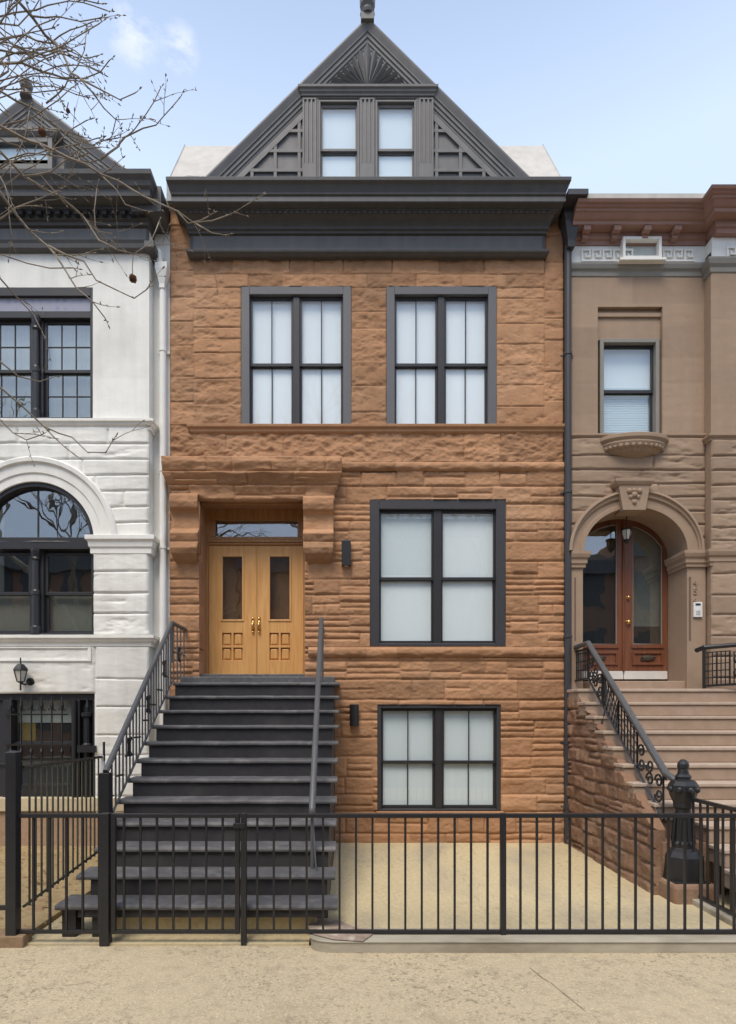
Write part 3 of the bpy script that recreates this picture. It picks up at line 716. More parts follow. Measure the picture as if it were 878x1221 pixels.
# coffered side panels
for sgn in (-1, 1):
    m = MB(); cs = csl
    edge = (lambda z: (gza - 0.29 / cs - z) / gtan)        # |x-cx| of rake inner line at z
    xin = abs(gx(361 if sgn < 0 else 517) - gcx)
    ribs_z = [10.39, 10.69, 11.00, 11.28]; ribs_u = [xin + 0.03, xin + 0.40, xin + 0.76]
    yb0, yb1 = GY - 0.032, GY + 0.002
    def bx(u0, u1, z0, z1, dy=0.0):
        if u1 - u0 < 0.02 or z1 - z0 < 0.02: return
        a, b = sorted((gcx + sgn * u0, gcx + sgn * u1)); m.box(a, b, yb0 + dy, yb1, z0, z1)
    for zz in ribs_z:
        e = edge(zz + 0.05); bx(xin, e, zz, zz + 0.05)
    for u in ribs_u:
        zt = gza - 0.29 / cs - gtan * (u + 0.05); bx(u, u + 0.05, gzb, zt, 0.002)
    # sloping rib along the rake
    t0, t1 = edge(gzb), xin
    za_ = lambda u: gza - 0.29 / cs - gtan * u
    poly = [(gcx + sgn * t0, gzb), (gcx + sgn * (t0 - 0.11), gzb), (gcx + sgn * xin, za_(xin) - 0.105), (gcx + sgn * xin, za_(xin))]
    m.prism(poly, yb0 - 0.002, yb1)
    # chamfer pieces in the cells under the rake
    m.build('coffered_panel', M['gray'], bh, bevel=0.004)

# mansard roof behind the gable
rf = MB(); rx0, rx1 = XL - 0.02, XR - 0.02
rf.prism([(0.0, 9.9), (0.02, 10.42), (0.92, 11.83), (1.4, 11.95), (11, 11.5), (11, 9.9)], rx0, rx1, 'x')
ro = rf.build('roof', M['roof'], bh, bevel=0.02)
for (xa, xb, s) in ((rx0, rx0 + 0.75, 1), (rx1 - 0.75, rx1, -1)):
    rr = random.Random(int(xa * 10)); n = 16
    fl = MB(); pts = [(xa + (xb - xa) * i / n, -0.05 + 0.03 * rr.random(), 10.30 + 0.05 * rr.random()) for i in range(n + 1)]
    fl.tube(pts, [0.05 + 0.03 * rr.random() for _ in pts], 6)
    fl.box(xa, xb, -0.12, 0.02, 9.97, 10.32)
    fl.build('flashing', M['flash'], ro)
# downspout with conductor head and gutter end
dx = X(677, -0.06)
dp = MB(); dp.tube([(dx, -0.07, 9.3), (dx, -0.07, 0.0)], 0.056, 12)
hd = [(0.06, 9.22), (0.065, 9.32), (0.13, 9.58), (0.17, 9.66), (0.17, 9.74), (0.0, 9.75)]
dp.lathe([(r_ * 1.25, z_) for r_, z_ in hd], dx + 0.02, -0.12, 4, PI / 4)
for zz in (0.55, 1.55, 3.2, 5.45, 7.6): dp.tube([(dx, -0.07, zz), (dx, -0.07, zz + 0.045)], 0.066, 12); dp.box(dx - 0.1, dx + 0.1, -0.03, 0.0, zz + 0.005, zz + 0.035)
dp.box(dx - 0.15, dx + 0.15, -0.5, -0.05, 9.735, 9.82)
dp.build('downspout', M['casingdark'], bh, smooth=False, bevel=0.003)

# ------------------------------------------------------------------ wall lamps on the brown house
def sconce(px0, px1, py0, py1, label, round_=False):
    x0, x1, z1, z0 = X(px0, -.08), X(px1, -.08), Z(py0, -.08), Z(py1, -.08)
    t = thing('wall_lamp', label, 'wall lamp', ((x0 + x1) / 2, -0.02, z0), 'lamps on the brown house')
    if round_: MB().tube([((x0 + x1) / 2, -0.085, z0), ((x0 + x1) / 2, -0.085, z1)], (x1 - x0) / 2, 16).build('lamp_body', M['iron'], t, bevel=0.004)
    else: MB().box(x0, x1, -0.13, -0.03, z0, z1).build('lamp_body', M['iron'], t, bevel=0.006)
    MB().box((x0 + x1) / 2 - 0.03, (x0 + x1) / 2 + 0.03, -0.05, 0.03, (z0 + z1) / 2 - 0.05, (z0 + z1) / 2 + 0.05).build('mounting_plate', M['iron'], t)
    MB().box((x0 + x1) / 2 - 0.03, (x0 + x1) / 2 + 0.03, -0.11, -0.05, z0 - 0.003, z0 + 0.003).build('lens', M['lampglass'], t)
sconce(407.5, 418.5, 645, 675, 'black box wall lamp to the right of the oak doors')
sconce(417, 428, 840, 866, 'black round wall lamp low beside the stoop and basement window', True)

# ================================================================== BLACK STOOP
TR, RI, LY, LH = 0.28, 0.202, -0.75, 2.475
st = thing('stoop', 'black painted entrance stoop of twelve steps rising to the oak doors', 'stoop', (-1.35, -2.2, 0))
body = MB(); poly = [(0.45, -0.06), (0.45, LH - 0.05)]
for i in range(12):
    yy = LY - TR * i + 0.035; h = LH - RI * i - 0.05
    if i == 0: poly += [(yy, h)]
    else: poly += [(yy, h)]
    nh = h - RI if i < 11 else 0.06
    poly += [(yy, nh)]
poly = poly[:-1] + [(LY - TR * 11 + 0.035, 0.13), (LY - TR * 11 + 0.4, 0.13), (LY - TR * 11 + 0.4, -0.06)]
body.prism(poly, -2.50, -0.20, 'x'); body.build('riser', M['stepblack'], st, bevel=0.004)
for i in range(12):
    yf = LY - TR * i; h = LH - RI * i
    yb = 0.05 if i == 0 else yf + TR + 0.05
    xl, xr = -2.57, -0.125 + (0.0 if i < 11 else 0.03)
    if i == 0: xl = -2.52
    if i == 11: xl = -2.70
    if i == 10: xl = -2.63
    t = MB(); rr = random.Random(i)
    n = 14; tprof = [(yb, h - 0.048), (yb, h), (yf + 0.02, h), (yf + 0.006, h - 0.006), (yf, h - 0.02), (yf + 0.002, h - 0.038), (yf + 0.014, h - 0.048)]
    v = []; 
    for k in range(n + 1):
        x = xl + (xr - xl) * k / n; wy = 0.006 * (rr.random() - 0.5); wz = 0.004 * (rr.random() - 0.5)
        v += [(x, p[0] + (wy if p[0] < yb else 0), p[1] + wz) for p in tprof]
    m_ = len(tprof); f = [tuple(range(m_)), tuple(range(n * m_ + m_ - 1, n * m_ - 1, -1))]
    for k in range(n): f += [(k * m_ + j, k * m_ + (j + 1) % m_, (k + 1) * m_ + (j + 1) % m_, (k + 1) * m_ + j) for j in range(m_)]
    t.add(v, f); t.build('tread', M['tread'], st)
MB().box(-2.50, -0.20, LY + .30, .059, LH + .0005, LH + .10).build('landing', M['tread'], st, bevel=.012)
MB().box(-2.35, -0.3, LY - TR * 11 + 0.16, LY - TR * 11 + 0.8, -0.08, 0.2).build('stoop_base', M['yard'], st, bevel=0.02)
for x in (-2.66, -2.38):
    MB().box(x, x + (0.13 if x < -2.5 else 0.09), LY - TR * 11 + 0.06, LY - TR * 11 + 0.20, -0.07, 0.205).build('support_leg', M['iron'], st, bevel=0.004)
# left iron railing
rx = -2.54
lr = thing('stair_railing', 'black iron balustrade on the left side of the black stoop', 'railing', (rx, -1.9, 1.2))
ry = lambda y: LH + 0.86 + (y - LY) * 0.83
top_y, bot_y = LY, -3.07
hr = MB(); hr.tube([(rx, 0.0 - 0.03, ry(LY) - 0.0), (rx, LY, ry(LY)), (rx, bot_y, ry(bot_y))], 0.032, 8)
hr.build('handrail', M['irongray'], lr, smooth=False)
ss = MB(); ss.bar((rx, LY + 0.02, LH + 0.02), (rx, bot_y, LH + 0.02 + (bot_y - LY) * RI / TR), 0.022); ss.bar((rx, -0.03, LH + 0.45), (rx, LY, LH + 0.45), 0.014)
ss.bar((rx, LY, LH + 0.28), (rx, LY, ry(LY)), 0.022)
ss.build('bottom_rail', M['irongray'], lr)
y = LY - 0.06
while y > bot_y + 0.05:
    zb_ = LH + 0.02 + (y - LY) * RI / TR; MB().bar((rx, y, zb_), (rx, y, ry(y)), 0.015).build('baluster', M['irongray'], lr); y -= 0.105
for y in (-0.12, -0.30, -0.48, -0.66): MB().bar((rx, y, LH), (rx, y, ry(LY)), 0.015).build('baluster', M['irongray'], lr)
def spiral(m, c, r0, turns, sgn, rad, n=18, ax='y'):
    pts = []
    for i in range(n):
        t = i / (n - 1); a = sgn * turns * 2 * PI * t; r_ = r0 * (1 - 0.8 * t)
        if ax == 'y': pts.append((c[0], c[1] + r_ * math.cos(a), c[2] + r_ * math.sin(a)))
        else: pts.append((c[0] + r_ * math.cos(a), c[1], c[2] + r_ * math.sin(a)))
    m.tube(pts, rad, 5)
for y in (-0.4, -1.1, -1.75, -2.4):
    zz = (ry(min(y, LY)) + LH + (min(y, LY) - LY) * RI / TR) / 2
    sk = MB()
    for s_ in (-1, 1):
        spiral(sk, (rx, y + s_ * 0.035, zz + 0.09), 0.04, 1.2, s_, 0.009); spiral(sk, (rx, y + s_ * 0.035, zz - 0.07), 0.04, 1.2, -s_, 0.009)
    sk.box(rx - .006, rx + .006, y - .04, y + .04, zz - .09, zz + .11)
    sk.build('scroll_ornament', M['iron'], lr)
for i in range(1, 9):
    yy = LY - TR * i; MB().bar((rx, yy + 0.12, LH - RI * i + 0.27), (rx, yy - 0.1, LH - RI * i + 0.27), 0.016).build('cross_bar', M['iron'], lr)
nw = MB().box(rx - 0.055, rx + 0.055, bot_y - 0.055, bot_y + 0.055, -0.06, ry(bot_y) - 0.01)
nw.build('newel_post', M['iron'], lr, bevel=0.006)
# right handrail
pr = thing('handrail', 'plain gray pipe handrail on the right edge of the black stoop', 'railing', (-0.37, -2, 1.2))
MB().tube([(-0.39, -0.60, 3.37), (-0.388, -0.66, 3.40), (-0.36, -3.32, 1.07), (-0.36, -3.36, 1.0)], 0.034, 10).build('rail', M['irongray'], pr, smooth=True)
ps = MB(); ps.tube([(-0.36, -3.3, 1.08), (-0.36, -3.3, 0.42)], 0.018, 8)
ps.tube([(-0.36, -3.25, 1.0), (-0.30, -3.45, 0.27)], 0.009, 6); ps.build('support_post', M['irongray'], pr); ps = MB(); ps.tube([(-0.37, -0.62, 3.36), (-0.37, -0.62, LH)], 0.016, 8); ps.tube([(-0.385, -0.7, 3.34), (-0.385, 0.0, 3.34)], 0.016, 8)
ps.build('support_post', M['irongray'], pr)

# ================================================================== WHITE HOUSE
wy = -0.2
wh = thing('white_house', 'white painted stone row house with arched window and dark gable, on the left', 'house', (-5, 0, 0))
WX0, WX1 = -7.2, X(178, wy)
wz = lambda py: Z(py, wy); wx = lambda px: X(px, wy)
acx = wx(42); aR = wx(113) - acx; acz = wz(646); aRo = wx(141.5) - acx
def inarch(a, b):
    return lambda U, V: (((U - acx) / a) ** 2 + ((V - acz) / b) ** 2 < 1) & (V > acz)
wmb = MB()
up = (acx - aR, wx(111), wz(500), wz(343))
wmb.join(rock(WX0, WX1, wz(512), wz(240), courses(WX0, WX1, wz(512), wz(240), (0.35, 2.2), None, 3), facing(wy), [up], amp=0.008, joint=(0.006, 0.008), res=(0.06, 0.05), seed=70, nz=0.15, back=0.3, wob=0.0))
par = (acx - aR, acx + aR, wz(757), acz)
midb = courses(WX0, WX1, wz(642), wz(509), (0.235, 0.25), (0.6, 1.5), 14)
ae = (aRo - 0.05)
wmb.join(rock(WX0, WX1, wz(646), wz(508), midb, facing(wy), [], inarch(ae, ae), amp=0.045, joint=(0.03, 0.03), res=(0.02, 0.014), seed=71, freq=(3, 9), nz=0.35, ridge=0.28, flat=0.75, back=0.3))
rust = courses(WX0, WX1, wz(758), wz(645), (0.31, 0.34), None, 15)
wmb.join(rock(WX0, WX1, wz(758), wz(645), rust, facing(wy), [par], amp=0.05, joint=(0.03, 0.03), res=(0.02, 0.014), seed=72, freq=(3.5, 9), nz=0.4, ridge=0.32, flat=0.75, back=0.3))
bas = (-6.9, wx(113), -0.1 + 0.72, wz(827))
lowb = courses(wx(114), WX1, 0.45, wz(843), (0.29, 0.34), None, 16) + courses(wx(114), WX1, wz(843), wz(771), (0.35, 0.5), None, 17) + [(WX0, wx(113.5), wz(827), wz(771))]
wmb.join(rock(WX0, WX1, 0.45, wz(757), lowb, facing(wy), [bas], amp=0.04, joint=(0.025, 0.025), res=(0.02, 0.014), seed=73, freq=(3.5, 9), nz=0.3, ridge=0.25, flat=0.6, back=0.3))
wmb.build('wall', M['white'], wh, smooth=True)
MB().box(WX0, XL - 0.005, 0.62, 11, -0.2, 9.9).build('house_body', M['white'], wh)
MB().box(WX1 - 0.25, XL - 0.004, 0.0, 0.62, -0.1, 9.6).build('side_wall', M['cream'], wh)
# smooth base
MB().box(WX0, WX1 + 0.02, wy - 0.06, 0.1, Z(967, wy), Z(951, wy)).build('base_course', M['sand'], wh, bevel=0.01)
MB().box(WX0, WX1, wy - 0.01, 0.1, -0.1, Z(968, wy)).build('foundation', M['redbrick'], wh, bevel=0.01)
def wbelt(py0, py1, name='belt_course', x1=WX1, pr=0.09, x0=WX0):
    z0, z1 = wz(py1), wz(py0); h = z1 - z0
    m = mould([(0, z0), (pr * .3, z0), (pr * .35, z0 + h * .3), (pr * .65, z0 + h * .42), (pr * .75, z0 + h * .6), (pr, z0 + h * .68), (pr, z0 + h * .92), (0, z1)], x0, x1, 1, (False, True), yb=0.3)
    m.v = [(a, b + wy, c) for a, b, c in m.v]; return m.build(name, M['cream'], wh, bevel=0.005)
wbelt(501, 513); wbelt(757, 771, pr=0.10)
m = mould([(0, wz(661)), (.05, wz(661)), (.05, wz(655)), (.07, wz(653)), (.08, wz(647)), (.11, wz(645)), (.11, wz(640)), (0, wz(638.5))], acx + aR - 0.0, WX1, 1, (True, True), yb=0.3)
m.v = [(a, b + wy, c) for a, b, c in m.v]; m.build('impost', M['cream'], wh, bevel=0.005)
# panel under belt
pm = MB().join(frame_mb(WX0, wx(110), wz(789), wz(772), wy - 0.045, wy + 0.02, 0.05, 0.02, 0.035)); pm.build('apron_panel', M['cream'], wh, bevel=0.005)
ring_arch(acx, acz, [(aR, aR, wy - 0.035), (aR + .12, aR + .12, wy - 0.035), (aR + .13, aR + .13, wy - 0.055), (aRo - .09, aRo - .09, wy - 0.06), (aRo - .08, aRo - .08, wy - 0.095), (aRo - .02, aRo - .02, wy - 0.10), (aRo, aRo, wy - 0.08)], 0.1, 48).build('window_arch', M['cream'], wh, smooth=False, bevel=0.004)
# upper double window
def dark_backdrop(x0, x1, z0, z1, y, name='room_interior'):
    MB().box(x0, x1, y, y + 0.01, z0, z1).build(name, M['dark'], wh)
uf = frame_mb(up[0], up[1], up[2], up[3], wy - 0.01, wy + 0.2, 0.04, 0.13, 0.03)
uo = uf.build('upper_window', M['sash'], wh, bevel=0.005)
MB().box(up[0] + .04, up[1] - .04, wy + 0.04, wy + 0.1, wz(372), wz(352)).build('tile_frieze', M['tile'], uo)
tb = MB(); tb.box(up[0] + .04, up[1] - .04, wy + 0.015, wy + 0.15, wz(378), wz(370)); tb.build('transom_bar', M['sash'], uo, bevel=0.004)
def turned(m, x, y, z0, z1, r):
    h = z1 - z0
    m.lathe([(r * 1.5, z0), (r * 1.5, z0 + .08 * h), (r * 1.1, z0 + .1 * h), (r * 1.15, z0 + .45 * h), (r * 1.3, z0 + .46 * h), (r * 1.3, z0 + .5 * h), (r, z0 + .52 * h), (r * .9, z0 + .86 * h), (r * 1.3, z0 + .88 * h), (r * 1.1, z0 + .9 * h), (r * 1.6, z0 + .97 * h), (r * 1.6, z1)], x, y, 12)
def hung(parent, x0, x1, z0, z1, y, mv, mh, sm, gm, st=0.045):
    s = MB(); g = MB(); zm = z0 + (z1 - z0) * 0.49
    for (c, d, yy) in ((z0, zm + .02, y + .03), (zm - .02, z1, y)):
        s.join(frame_mb(x0, x1, c, d, yy, yy + .035, st, .045, .05))
        ga, gb, gc, gd = x0 + st, x1 - st, c + .05, d - .045
        for i in range(1, mv + 1):
            q = ga + (gb - ga) * i / (mv + 1); s.box(q - .008, q + .008, yy + .006, yy + .03, gc, gd)
        for i in range(1, mh + 1):
            q = gc + (gd - gc) * i / (mh + 1); s.box(ga, gb, yy + .0075, yy + .029, q - .008, q + .008)
        g.box(ga, gb, yy + .018, yy + .021, gc, gd)
    s.build('sash', sm, parent, bevel=0.003); g.build('pane', gm, parent)
cl = MB(); turned(cl, acx, wy + 0.03, up[2] + .01, wz(376), 0.045); cl.box(acx - .09, acx + .09, wy + .06, wy + .18, up[2], wz(376)); cl.build('mullion_column', M['sash'], uo)
for (a, b) in ((up[0] + .04, acx - .09), (acx + .09, up[1] - .04)):
    hung(uo, a, b, up[2] + .03, wz(378), wy + .09, 2, 1, M['sash'], M['glassdark'])
    zmid = up[2] + (wz(378) - up[2]) * .5
    MB().box(a, b, wy + .2, wy + .205, up[2], zmid).build('lace_curtain', M['curtain'], uo); MB().box(a, b, wy + .2005, wy + .206, zmid, wz(376)).build('lace_curtain', M['curtainw'], uo)
# arched window
af = MB()
n = 40
def half_ring(m, r0, r1, y0, y1):
    v = []; f = []
    for k in range(n + 1):
        t = PI * k / n; c, s_ = math.cos(t), math.sin(t)
        v += [(acx + r0 * c, y0, acz + r0 * s_), (acx + r1 * c, y0, acz + r1 * s_), (acx + r1 * c, y1, acz + r1 * s_), (acx + r0 * c, y1, acz + r0 * s_)]
    for k in range(n):
        o = 4 * k; q = o + 4; f += [(o, q, q + 1, o + 1), (o + 1, q + 1, q + 2, o + 2), (o + 2, q + 2, q + 3, o + 3), (o + 3, q + 3, q, o)]
    m.add(v, f)
half_ring(af, aR - .065, aR + .004, wy + .0, wy + .2)
af.box(acx - aR, acx + aR, wy - .02, wy + .2, wz(655), wz(641)); af.box(acx - .012, acx + .012, wy + .08, wy + .11, acz, acz + aR - .05)
af.box(par[0], par[0] + .045, wy, wy + .2, par[2], wz(655)); af.box(par[1] - .045, par[1], wy, wy + .2, par[2], wz(655)); af.box(par[0] + .045, par[1] - .045, wy + .001, wy + .2, par[2], par[2] + .03)
ao = af.build('arched_window', M['sash'], wh, bevel=0.004)
pg = MB(); pg.prism([(acx + (aR - .04) * math.cos(PI * k / 30), acz + (aR - .04) * math.sin(PI * k / 30)) for k in range(31)], wy + .09, wy + .094); pg.build('fanlight_pane', M['glassdark'], ao)
cl = MB(); turned(cl, acx, wy + 0.02, par[2] + .01, wz(654), 0.05); cl.box(acx - .1, acx + .1, wy + .05, wy + .18, par[2], wz(655)); cl.build('mullion_column', M['sash'], ao)
for (a, b) in ((par[0] + .045, acx - .1), (acx + .1, par[1] - .045)):
    hung(ao, a, b, par[2] + .03, wz(657), wy + .09, 0, 0, M['sash'], M['glassdark'], .05)
    zmid = par[2] + (wz(655) - par[2]) * .5
    MB().box(a, b, wy + .2, wy + .205, par[2], zmid).build('lace_curtain', M['curtain'], ao)
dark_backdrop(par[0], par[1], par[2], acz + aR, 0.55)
# basement opening with iron grille
ld = MB(); bz0, bz1 = bas[2], bas[3]
ld.box(bas[0], bas[1], wy + .04, wy + .2, bz1 - .10, bz1); ld.box(bas[1] - .03, bas[1], wy, wy + .2, bz0, bz1 - .1)
for px in (2, 84): ld.box(wx(px), wx(px + 10), wy + .03, wy + .2, bz0, bz1 - .1)
ld.box(bas[0], wx(2), wy + .08, wy + .2, bz0, bz1 - .1); ld.box(wx(94), bas[1] - .03, wy + .12, wy + .2, bz0, bz1 - .1)
ld.box(wx(12), wx(84), wy + .1, wy + .2, bz0, wz(936)); ld.box(wx(12), wx(84), wy + .09, wy + .2, wz(890), wz(885))
lo = ld.build('basement_window', M['sash'], wh, bevel=0.004)
MB().box(wx(12), wx(84), wy + .15, wy + .154, bz0, bz1).build('pane', M['glassdark'], lo)
MB().box(wx(12), wx(84), wy + .22, wy + .225, wz(862), bz1).build('shade', M['shade2'], lo)
MB().box(wx(12), wx(84), wy + .25, wy + .255, bz0, wz(862)).build('room_interior', M['roomdark'], lo)
MB().box(wx(14), wx(33), wy + .235, wy + .24, wz(884), wz(862)).build('yellow_curtain', M['yellow'], lo)
gr = MB()
gr.bar((wx(6), wy + .0, wz(852)), (wx(81), wy + .0, wz(852)), .02); gr.bar((wx(6), wy, wz(888)), (wx(81), wy, wz(888)), .025); gr.bar((wx(10), wy, wz(907)), (wx(81), wy, wz(907)), .018); gr.bar((wx(10), wy, wz(938)), (wx(81), wy, wz(938)), .022)
for k in range(6):
    x = wx(13 + 12.2 * k); gr.bar((x, wy, wz(942)), (x, wy, wz(845)), .016)
    gr.lathe([(.008, wz(848)), (.034, wz(842)), (.024, wz(838)), (.004, wz(830))], x, wy, 6)
    spiral(gr, (x - .035, wy, wz(846)), .028, 1, 1, .007, 12, 'x'); spiral(gr, (x + .035, wy, wz(846)), .028, 1, -1, .007, 12, 'x')
    gr.lathe([(.008, wz(892)), (.03, wz(896)), (.008, wz(902))], x, wy, 6)
# side pilaster grille
gr.lathe([(.05, bz0), (.05, wz(895)), (.075, wz(893)), (.075, wz(888)), (.05, wz(886)), (.05, wz(856)), (.085, wz(854)), (.085, wz(850)), (.03, wz(849)), (.035, wz(843)), (.02, wz(838)), (.005, wz(832))], wx(103), wy + .03, 10)
gr.box(wx(94), wx(116), wy - .06, wy + .08, wz(897), wz(889))
gr.lathe([(.03, bz0), (.03, bz1 - .1)], wx(89), wy + .0, 10)
gr.build('window_grille', M['iron'], lo)
# white downpipe
wp = MB(); xx = X(194.5, -0.08)
wp.tube([(xx, -0.08, Z(345, -.08)), (xx, -0.08, 0.0)], 0.052, 12)
wp.lathe([(.06, Z(346, -.08)), (.06, Z(341, -.08)), (.13, Z(325, -.08)), (.13, Z(318, -.08)), (.0, Z(317, -.08))], xx, -.1, 4, PI / 4)
wp.tube([(xx - .04, -.1, Z(318, -.08)), (xx - .06, -.1, Z(300, -.08))], .05, 8)
for py in (417, 560, 652): wp.tube([(xx, -.08, Z(py, -.08)), (xx, -.08, Z(py + 3, -.08))], .06, 12); wp.box(xx - .09, xx + .09, -.04, -.0, Z(py + 3, -.08), Z(py, -.08))
wp.build('downspout', M['cream'], wh, bevel=0.003)
# cornice
pf = [(0.0, 9.08), (0.06, 9.08), (0.10, 9.10), (0.11, 9.16), (0.13, 9.20), (0.06, 9.215), (0.045, 9.22), (0.045, 9.44), (0.09, 9.45), (0.09, 9.50), (0.13, 9.51), (0.13, 9.60), (0.20, 9.605), (0.20, 9.655), (0.36, 9.66), (0.37, 9.75), (0.41, 9.77), (0.43, 9.83), (0.48, 9.88), (0.49, 9.94), (0, 9.97)]
m = mould(pf, WX0, WX1 - 0.02, 0.42, (False, True), yb=0.4); m.v = [(a, b + wy, c) for a, b, c in m.v]
wc = m.build('cornice', M['graydark'], wh, bevel=0.004)
x = WX0
while x < WX1: MB().box(x, x + .07, wy - .20, wy - .13, 9.53, 9.6).build('dentil', M['sash'], wc); x += .14
MB().box(WX0, WX1 - .03, wy - .05, wy - .04, 9.232, 9.43).build('frieze', M['gray'], wc)
MB().box(WX1 - .03, WX1 + .12, wy - .15, -.02, 9.07, 9.17).build('cornice_end', M['graydark'], wc, bevel=.005)
MB().box(WX1 - 0.2, XL - 0.01, -0.42, 0.1, 9.55, 9.93).build('cornice_return', M['graydark'], wc, bevel=.005)
# gable of the white house
wg = -0.30; wgx = X(27, wg - .2); wgza = Z(108, wg - .12); wtan = 0.76
gable(wh, wgx, wgza, 9.95, wtan, wg, [(n_ * .95, y_ * .9) for n_, y_ in prof], M['gray'])
fn = MB(); fz = wgza - 0.02
fn.lathe([(.09, fz - .06), (.075, fz + .0), (.045, fz + .04), (.08, fz + .07), (.095, fz + .12), (.075, fz + .17), (.035, fz + .2), (.02, fz + .24)], wgx, wg - .1, 12); fn.build('finial', M['gray'], wh)
ga, gb = X(-10, wg - .1), X(63, wg - .1); g0, g1 = 9.95, Z(165, wg - .1)
w = frame_mb(ga, gb, g0, g1, wg - .12, wg + .05, .07); wo_ = w.build('gable_window', M['sashgray'], wh, bevel=.005)
s = MB(); zm = Z(192, wg - .1); s.box(ga + .07, gb - .07, wg - .09, wg - .04, zm - .03, zm + .03); s.box(ga + .07, gb - .07, wg - .09, wg - .05, g0, 10.35); s.build('sash', M['sashgray'], wo_, bevel=.004)
MB().box(ga + .07, gb - .07, wg - .062, wg - .058, g0, g1 - .07).build('pane', M['glass'], wo_)
MB().box(ga + .07, gb - .07, wg - .03, wg - .02, g0, g1 - .07).build('shade', M['shade3'], wo_)
m = mould([(0, 0), (.03, .02), (.06, .06), (.06, .1), (0, .12)], ga - .06, gb + .06, 1, yb=.1); m.v = [(a, b + wg - .1, c + g1) for a, b, c in m.v]; m.build('window_head', M['gray'], wh, bevel=.003)
sb = MB(); ox, oz = gb + .12, 9.98
for k in range(9):
    a0 = PI / 2 * (k + .06) / 9; a1 = PI / 2 * (k + .94) / 9; am = (a0 + a1) / 2
    rch = lambda a: min(0.62, ((wgza - .36 - oz - wtan * (ox - wgx)) / (math.sin(a) + wtan * math.cos(a))))
    q = lambda rr, a, yy: (ox + rr * math.cos(a), wg + yy, oz + rr * math.sin(a))
    sb.add([q(.05, a0, 0), q(.05, am, -.02), q(.05, a1, 0), q(rch(a0), a0, 0), q(rch(am), am, -.07), q(rch(a1), a1, 0)], [(0, 3, 4, 1), (1, 4, 5, 2), (3, 5, 4), (0, 1, 2)])
sb.build('sunburst_panel', M['gray'], wh)
MB().prism([(.1, 9.9), (.1, 10.2), (1.6, 10.6), (11, 10.5), (11, 9.9)], WX0, XL - .03, 'x').build('roof', M['flash'], wh)
# lantern
lx, ly, lz = wx(33), wy - 0.16, wz(806)
wl = thing('wall_lantern', 'small black coach lantern on the white wall above the basement window', 'lantern', (lx, wy, lz - .1))
l = MB(); l.lathe([(.03, lz + .06), (.115, lz + .075), (.10, lz + .11), (.05, lz + .165), (.012, lz + .175), (.012, lz + .25), (.003, lz + .27)], lx - .02, ly, 6)
l.lathe([(.03, lz - .115), (.06, lz - .10), (.055, lz - .09)], lx - .02, ly, 6); l.tube([(lx - .02, ly, lz - .1), (lx - .02, ly, lz - .23)], .013, 6)
for k in range(6):
    a = 2 * PI * k / 6; l.tube([(lx - .02 + .056 * math.cos(a), ly + .056 * math.sin(a), lz - .095), (lx - .02 + .1 * math.cos(a), ly + .1 * math.sin(a), lz + .07)], .007, 4)
l.tube([(lx - .02, ly, lz - .12), (lx + .02, ly + .06, lz - .14), (lx + .05, wy - .02, lz - .09)], .014, 6)
l.build('lantern_frame', M['iron'], wl)
MB().lathe([(.052, lz - .09), (.094, lz + .065)], lx - .02, ly, 6).build('lantern_glass', M['lampglass'], wl)
MB().lathe([(.07, -.02), (.07, 0), (.05, .02)], 0, 0, 14).build('back_plate', M['iron'], wl)
bp = [o for o in wl.children if o.name.startswith('back_plate')][0]
for v in bp.data.vertices: v.co = (lx + .05 + v.co.x, wy - .015 - v.co.z, lz - .09 + v.co.y)

# ================================================================== TAN HOUSE
th = thing('tan_house', 'tan brown stone row house with arched mahogany doors, on the right', 'house', (5.5, 0, 0))
TX0, TX1, TXP = XR + 0.10, 9.2, X(841)
tz = lambda py: Z(py, 0)
tcx = X(760); tcz = tz(659); ta, tb_ = (X(842) - X(683)) / 2 - .0, tz(587) - tz(659)
tcx = (X(842) + X(683)) / 2
ia, ib = (X(816) - X(694)) / 2, tz(607.5) - tz(659); icx = (X(816) + X(694)) / 2
tm = MB()
pan = (X(713), X(790), tz(518), tz(366))
tm.join(rock(TX0, TXP, tz(523), tz(300), courses(TX0, TXP, tz(523), tz(300), (0.33, 0.5), (0.9, 1.6), 80), facing(0), [pan], amp=0.007, joint=(.006, .008), res=(.04, .03), seed=80, nz=.25, wob=0, back=.3))
sk_ = lambda U, V: (((U - tcx) / (ta - .05)) ** 2 + ((V - tcz) / (tb_ - .05)) ** 2 < 1) & (V > tcz)
tm.join(rock(TX0, TXP, tz(659), tz(522), courses(TX0, TXP, tz(659), tz(522), (0.2, 0.23), (0.6, 1.5), 81), facing(0), [], sk_, amp=.05, joint=(.03, .03), res=(.02, .014), seed=81, freq=(3.2, 9), nz=.4, ridge=.3, flat=.8, back=.3))
tm.build('wall', M['tan'], th, smooth=True)
MB().box(TX0, TX1, .62, 11, -.2, 9.7).build('house_body', M['tan'], th)
# pier
py_ = -.17
pm = MB(); PX0 = X(848, py_)
pm.join(rock(PX0, TX1, Z(525, py_), Z(300, py_), courses(PX0, TX1, Z(525, py_), Z(300, py_), (.5, .8), None, 82), facing(py_), amp=.007, joint=(.006, .008), res=(.05, .03), seed=82, nz=.25, back=.3, wob=0))
pm.join(rock(PX0, TX1, Z(662, py_), Z(524, py_), courses(PX0, TX1, Z(662, py_), Z(524, py_), (.2, .23), (.8, 1.6), 83), facing(py_), amp=.05, joint=(.03, .03), res=(.02, .014), seed=83, freq=(3.2, 9), nz=.4, ridge=.3, flat=.8, back=.3))
pm.join(rock(PX0, TX1, 0, Z(661, py_), courses(PX0, TX1, 0, Z(661, py_), (.3, .34), (1.2, 2), 84), facing(py_), amp=.05, joint=(.03, .03), res=(.02, .014), seed=84, freq=(3.2, 9), nz=.3, ridge=.25, flat=.7, back=.3))
